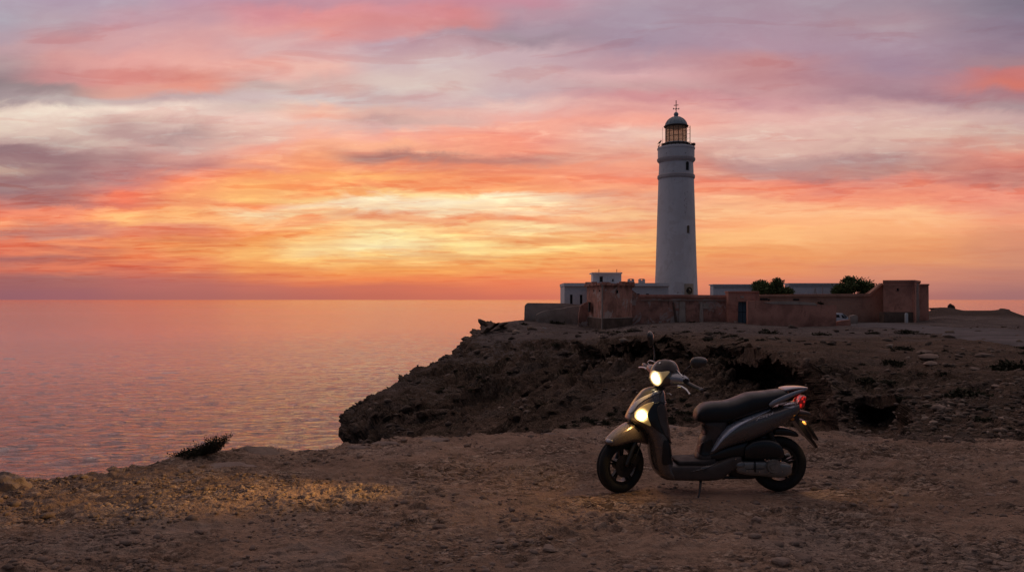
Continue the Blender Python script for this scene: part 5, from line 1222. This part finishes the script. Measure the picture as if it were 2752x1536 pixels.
# tail light
P_red = plain('red_lens', (0.45, 0.015, 0.012), 0.2, coat=0.6, emit=(1.0, 0.03, 0.02), es=0.28)
_t = NT(P_red.node_tree); _c = _t.new('ShaderNodeTexCoord'); _v = _t.new('ShaderNodeTexVoronoi'); _t.l.new(_c.outputs['Object'], _v.inputs['Vector']); _v.inputs['Scale'].default_value = 38
_t.put(_t.n['Principled BSDF'].inputs['Emission Strength'], _t.mr(_v.outputs['Distance'], 0.55, 0.05, 0.03, 0.75))
tl = loft_x('tail_light', [(1586, 628, 650, .074), (1604, 590, 656, .080), (1630, 560, 648, .078), (1648, 554, 622, .070), (1662, 558, 578, .05)], P_red, e=.40)
patch('clear_lens', [(1586, 652), (1596, 622), (1612, 612), (1622, 618), (1616, 650), (1606, 664)], [tl], plain('clear_tail_lens', (0.5, 0.42, 0.25), 0.15, coat=0.6, emit=(1.0, 0.62, 0.22), es=0.5), tl)
# tail, mudguard, plate
loft_x('tail_fairing', [(1596, 672, 706, .06), (1640, 666, 704, .058), (1684, 676, 702, .04), (1706, 688, 698, .02)], P_brown, e=.6)
loft_x('tail_underside', [(1440, 735, 770, .06), (1500, 712, 752, .07), (1560, 690, 748, .075), (1600, 680, 740, .06)], P_black, e=.6)
def rear_guard():
    c = [(1580, 715, .070), (1610, 760, .072), (1650, 815, .070), (1690, 868, .062), (1725, 910, .045), (1754, 946, .010)]; rings = []
    for zx, zy, w_ in dense(c, 4):
        p = Zc(zx, zy); th = Vector((.016, 0, .010)) * (1 if zx < 1690 else .6)
        rings.append([p + Vector((0, -w_, 0)) + th, p + Vector((0, w_, 0)) + th, p + Vector((0, w_, 0)) - th, p + Vector((0, -w_, 0)) - th])
    o = loft('rear_mudguard', rings, P_black, sub=0, smooth=False)
    c = [(1654, 742, .085), (1690, 800, .09), (1718, 846, .09), (1738, 878, .085)]; rings = []
    for zx, zy, w_ in dense(c, 2):
        p = Zc(zx, zy); th = Vector((.006, 0, .004)); rings.append([p + Vector((0, -w_, 0)) + th, p + Vector((0, w_, 0)) + th, p + Vector((0, w_, 0)) - th, p + Vector((0, -w_, 0)) - th])
    loft('number_plate', rings, P_black, sub=0, smooth=False, parent=o)
    for zx, zy, dy_, r_ in ((1575, 731, -.082, .017),):
        bm = bmesh.new(); bmesh.ops.create_cone(bm, cap_ends=True, segments=20, radius1=r_, radius2=r_ * .9, depth=.012, matrix=Matrix.Translation(Zc(zx, zy, dy_)) @ Matrix.Rotation(R(90), 4, 'X')); from_bm('reflector', bm, P_amber, o)
    bm = bmesh.new(); bmesh.ops.create_uvsphere(bm, u_segments=12, v_segments=8, radius=1, matrix=Matrix.Translation(Zc(1664, 762, -.085)) @ Matrix.Rotation(R(45), 4, 'Y') @ Matrix.Diagonal((.021, .018, .010, 1))); from_bm('rear_indicator', bm, plain('amber_lit', (.6, .25, .05), .3, emit=(1, .42, .08), es=0.9), o, True)
rear_guard()
loft_x('rear_hugger', [(1420, 800, 850, .05), (1470, 788, 850, .062), (1530, 796, 852, .064), (1580, 816, 860, .06), (1610, 840, 862, .045)], P_black, e=.55)
# ------------------------------------------------------------------ engine
eb = loft_x('engine_block', [(1090, 1040, 1150, .06), (1160, 1010, 1172, .085), (1260, 1000, 1172, .085), (1330, 1020, 1160, .06)], P_black, e=.45)
cv = loft_x('crankcase', [(1122, 1046, 1092, .030), (1140, 1030, 1110, .042), (1220, 1022, 1126, .045), (1330, 1022, 1134, .046), (1400, 1026, 1142, .052), (1470, 1030, 1142, .052), (1515, 1044, 1124, .040), (1532, 1066, 1102, .02)], P_alu, dy=-.115, e=.55)
bm = bmesh.new(); bmesh.ops.create_cone(bm, cap_ends=True, segments=32, radius1=.062, radius2=.054, depth=.022, matrix=Matrix.Translation(Zc(1436, 1086, -.175)) @ Matrix.Rotation(R(90), 4, 'X')); bmesh.ops.create_cone(bm, cap_ends=True, segments=24, radius1=.034, radius2=.030, depth=.01, matrix=Matrix.Translation(Zc(1436, 1086, -.19)) @ Matrix.Rotation(R(90), 4, 'X')); from_bm('clutch_cover', bm, P_alu, cv)
patch('case_panel', [(1126, 1050), (1140, 1044), (1205, 1046), (1222, 1066), (1214, 1090), (1134, 1092)], [cv], P_steel, cv, off=.010)
patch('case_groove', [(1150, 1036), (1300, 1036), (1380, 1044), (1378, 1050), (1300, 1043), (1150, 1042)], [cv], P_black, cv); patch('case_groove', [(1228, 1100), (1370, 1098), (1374, 1104), (1228, 1108)], [cv], P_black, cv)
patch('case_strap', [(1288, 1036), (1300, 1036), (1306, 1130), (1290, 1132)], [cv], P_black, cv, off=.008)
bm = bmesh.new()
for zx, zy in ((1152, 1030), (1236, 1118), (1330, 1124), (1400, 1036), (1490, 1046), (1500, 1122), (1440, 1036), (1398, 1130)): bmesh.ops.create_cone(bm, cap_ends=True, segments=8, radius1=.006, radius2=.006, depth=.012, matrix=Matrix.Translation(Zc(zx, zy, -.162)) @ Matrix.Rotation(R(90), 4, 'X'))
from_bm('case_bolt', bm, P_chrome, cv)
loft_x('air_filter_box', [(1180, 920, 1004, .05), (1235, 874, 1010, .066), (1310, 858, 1012, .07), (1380, 862, 1012, .07), (1440, 890, 1008, .066), (1475, 950, 1000, .04)], P_black, dy=-.105, e=.6)
bm = bmesh.new(); a, b = Zc(1402, 812, -.13), Zc(1470, 1010, -.13); bar(bm, a, b, .012, 8)
for k in range(9): p = a.lerp(b, .12 + .07 * k); bmesh.ops.create_cone(bm, cap_ends=True, segments=14, radius1=.026, radius2=.026, depth=.008, matrix=Matrix.Translation(p) @ (b - a).to_track_quat('Z', 'Y').to_matrix().to_4x4())
from_bm('rear_shock', bm, P_black, sc)
for dz_ in (0, 14): tube('frame_tube', [Zc(1290, 862 + dz_ * 0, -.12), Zc(1340, 826 + dz_, -.12), Zc(1410, 798 + dz_ * 1.5, -.11)], .007, P_brown)
tube('lower_frame', [Zc(1000, 1160, -.06), Zc(1120, 1168, -.06), Zc(1260, 1162, -.06)], .014, P_black); tube('lower_frame', [Zc(1000, 1160, .06), Zc(1120, 1168, .06), Zc(1260, 1162, .06)], .014, P_black)
tube('exhaust', [Zc(1180, 1150, .10), Zc(1300, 1120, .15), Zc(1420, 1080, .16), Zc(1560, 1020, .16)], [.02, .03, .05, .05], P_black)
ss = tube('side_stand', [Zc(892, 1150, -.11), Zc(892, 1210, -.15), Zc(884, 1270, -.20), Zc(876, 1316, -.235)], [.016, .012, .010, .009], P_black)
bm = bmesh.new(); bmesh.ops.create_cube(bm, size=1, matrix=Matrix.Translation(Vector((Zc(876, 1318, -.235).x, -.235, Zc(876, 1318, -.235).z))) @ Matrix.Diagonal((.05, .035, .008, 1))); from_bm('stand_foot', bm, P_steel, ss)
bm = bmesh.new(); bmesh.ops.create_cube(bm, size=1, matrix=Matrix.Translation(Zc(893, 1160, -.11)) @ Matrix.Diagonal((.045, .03, .045, 1))); bmesh.ops.bevel(bm, geom=bm.edges[:], offset=.006, segments=2, affect='EDGES'); from_bm('stand_bracket', bm, P_black, ss)
# ------------------------------------------------------------------ handlebar
HA = R(32)
hc = loft_z('handlebar_cowl', [(292, 632, .020, .035), (302, 630, .060, .075), (330, 627, .088, .105), (370, 624, .103, .128), (410, 622, .108, .140), (446, 622, .098, .142), (476, 612, .070, .110), (492, 604, .040, .060)], P_paint, dy=-.02, e=.82, yaw=HA, metric=True)
tube('steering_column', [Zc(600, 470, 0), Zc(566, 540, 0)], [.05, .045], P_black)
ab = tube('bar_cover', [Zc(640, 440, -.06), Zc(700, 440, -.14), Zc(760, 444, -.21), Zc(796, 456, -.26)], [.062, .058, .046, .026], P_silver, flat=.8)
ab2 = tube('bar_cover', [Zc(600, 400, .05), Zc(545, 372, .13), Zc(508, 355, .22)], [.055, .05, .032], P_paint, flat=.8)
grip = tube('handle_grip', [Zc(786, 462, -.25), Zc(836, 490, -.32), Zc(896, 518, -.40)], [.017, .018, .018], P_black)
tube('bar_end', [Zc(890, 515, -.395), Zc(904, 522, -.41)], [.021, .021], P_steel, grip)
bm = bmesh.new(); bmesh.ops.create_cube(bm, size=1, matrix=Matrix.Translation(Zc(782, 452, -.25)) @ Matrix.Rotation(R(20), 4, 'Y') @ Matrix.Diagonal((.05, .06, .042, 1))); bmesh.ops.bevel(bm, geom=bm.edges[:], offset=.01, segments=2, affect='EDGES'); from_bm('switch_block', bm, P_black, sc)
tube('handle_grip', [Zc(512, 352, .22), Zc(480, 338, .30), Zc(470, 330, .36)], .018, P_black)
tube('brake_lever', [Zc(722, 490, -.25), Zc(756, 496, -.29), Zc(788, 516, -.34), Zc(806, 540, -.37), Zc(814, 548, -.385)], [.012, .010, .008, .007, .009], P_chrome, flat=.6)
tube('brake_lever', [Zc(500, 366, .22), Zc(474, 352, .27), Zc(448, 350, .33), Zc(435, 352, .36)], [.010, .009, .008, .010], P_chrome, flat=.6)
tube('cable', [Zc(712, 368, -.10), Zc(735, 392, -.18), Zc(762, 420, -.24)], .005, P_chrome); tube('cable', [Zc(556, 312, .12), Zc(520, 300, .2), Zc(498, 314, .24), Zc(510, 330, .23)], .005, P_chrome); tube('cable', [Zc(640, 545, -.05), Zc(660, 546, -.05), Zc(676, 556, -.05)], .005, P_chrome)
def mirror(stem, c, rx, rz, ang, yaw, dy):
    m_ = tube('mirror', stem, [.007, .0065, .006, .006], P_black)
    bm = bmesh.new(); ol = []
    for t in np.linspace(0, 2 * math.pi, 28, endpoint=False):
        x, z = rx * math.copysign(abs(math.cos(t)) ** .8, math.cos(t)), rz * math.copysign(abs(math.sin(t)) ** .85, math.sin(t)); z *= 1 - .22 * x / rx
        ol.append((x, z))
    rings = [(0.06, -.028), (.55, -.024), (.86, -.012), (1, .004), (.985, .014), (.93, .015)]
    vs = [[bm.verts.new((x * s, y, z * s)) for x, z in ol] for s, y in rings]
    for a, b in zip(vs, vs[1:]):
        for k in range(28): bm.faces.new((a[k], a[(k+1) % 28], b[(k+1) % 28], b[k]))
    bm.faces.new(vs[0]); 
    g = bm.faces.new(vs[-1][::-1])
    bmesh.ops.transform(bm, verts=bm.verts[:], matrix=Matrix.Translation(Zc(*c, dy)) @ Matrix.Rotation(yaw, 4, 'Z') @ Matrix.Rotation(ang, 4, 'Y'))
    o = from_bm('mirror_head', bm, P_shell, m_, True)
mirror([Zc(762, 408, -.26), Zc(768, 386, -.27), Zc(790, 360, -.30), Zc(822, 336, -.33)], (884, 314), .077, .046, R(-7), R(14), -.33)
mirror([Zc(545, 318, .14), Zc(549, 280, .16), Zc(548, 240, .19), Zc(540, 190, .22)], (522, 142), .074, .046, R(74), R(60), .22)
# visor, lamp and trims on the cowl
tg = [hc, ab, ab2]
vis = patch('cowl_visor', [(562, 322), (578, 304), (626, 290), (668, 302), (700, 334), (714, 372), (706, 396), (672, 380), (640, 374), (600, 380), (560, 376), (548, 360)], tg, P_brown, hc)
bm = bmesh.new(); bmesh.ops.create_cone(bm, cap_ends=True, segments=16, radius1=.011, radius2=.010, depth=.008, matrix=Matrix.Translation(Zc(594, 322, -.145)) @ Matrix.Rotation(R(60), 4, 'X') @ Matrix.Rotation(R(-25), 4, 'Y')); 
dgx = bpy.context.evaluated_depsgraph_get(); bvx = BVHTree.FromObject(hc.evaluated_get(dgx), dgx); qd = (Zc(594, 322) - CAMP).normalized(); hh, nn_, *_ = bvx.ray_cast(CAMP, qd); bm.free()
bm = bmesh.new(); bmesh.ops.create_cone(bm, cap_ends=True, segments=16, radius1=.011, radius2=.009, depth=.012, matrix=Matrix.Translation(hh + nn_ * .006) @ nn_.to_track_quat('Z', 'Y').to_matrix().to_4x4()); from_bm('badge', bm, P_chrome, hc)
def lamp_mat(name, cc, rad, core, halo, glass):
    m, t, b = new_mat(name); b.inputs['Roughness'].default_value = .12; b.inputs['Coat Weight'].default_value = .7; b.inputs['Base Color'].default_value = glass + (1,)
    tcn = t.new('ShaderNodeTexCoord'); v = t.new('ShaderNodeVectorMath', operation='DISTANCE'); t.put(v.inputs[0], tcn.outputs['Object']); v.inputs[1].default_value = cc
    wv = t.new('ShaderNodeTexVoronoi'); t.put(wv.inputs['Vector'], tcn.outputs['Object']); wv.inputs['Scale'].default_value = 70
    f = t.m('POWER', t.mr(v.outputs['Value'], rad, 0.0, 0.0, 1.0), 1.15)
    f = t.m('MULTIPLY', f, t.mr(wv.outputs['Distance'], 0.0, 0.6, 0.75, 1.2))
    t.put(b.inputs['Emission Color'], t.mix(f, halo, core)); t.put(b.inputs['Emission Strength'], t.m('ADD', t.m('MULTIPLY', t.m('POWER', f, 2.2), 13.0), t.m('MULTIPLY_ADD', f, 0.9, 0.14))); return m
def hit(zx, zy, o):
    dg = bpy.context.evaluated_depsgraph_get(); bv = BVHTree.FromObject(o.evaluated_get(dg), dg); d_ = (Zc(zx, zy) - CAMP).normalized(); h, n_, *_ = bv.ray_cast(CAMP, d_)
    if h is None: h, n_, *_ = bv.find_nearest(Zc(zx, zy, -.1))
    return h
h1 = hit(560, 432, hc); h2 = hit(455, 706, ls)
hl = patch('headlight', [(509, 462), (506, 440), (516, 408), (534, 374), (548, 370), (560, 380), (600, 386), (640, 378), (668, 380), (652, 402), (626, 428), (610, 456), (590, 482), (564, 490), (538, 486), (520, 476)], tg, lamp_mat('headlight_lens', h1, .095, (1, .80, .48), (1.0, .62, .22), (.30, .28, .24)), off=.006)
ml = patch('marker_lamp', [(394, 706), (404, 686), (440, 650), (490, 620), (556, 602), (520, 650), (494, 700), (506, 740), (530, 790), (500, 776), (460, 756), (415, 736)], [ls], lamp_mat('marker_lens', h2, .085, (1, .76, .38), (1.0, .55, .13), (.30, .27, .22)), off=.006)
# ------------------------------------------------------------------ the light the lamps throw
def spot(name, loc, tgt, power, size, blend, col, parent, rad=.03):
    l = bpy.data.lights.new(name, 'SPOT'); l.energy = power; l.spot_size = R(size); l.spot_blend = blend; l.color = col; l.shadow_soft_size = rad
    o = bpy.data.objects.new(name, l); COL.objects.link(o); o.parent = parent; o.location = loc; o.rotation_euler = (Vector(tgt) - Vector(loc)).to_track_quat('-Z', 'Y').to_euler(); return o
WARM = (1.0, .56, .17)
def gl(px, py): X, Y, Z = gpoint(px, py); return Vector((X - XR, Y - Y0, 0))
l1 = h1 + Vector((-.045, -.05, .0))
spot('headlight_beam', l1, gl(230, 1332), 560, 29, 1.0, WARM, hl)
spot('headlight_spill', l1, gl(1200, 1330), 12, 120, .8, WARM, hl)
l2 = h2 + Vector((-.03, -.05, 0))
spot('marker_glow', l2, gl(1500, 1335), 3.2, 150, .6, WARM, ml)
spot('tail_glow', Zc(1612, 668, -.11), gl(2290, 1330), 11.0, 66, .5, (1.0, .60, .22), tl, .01)
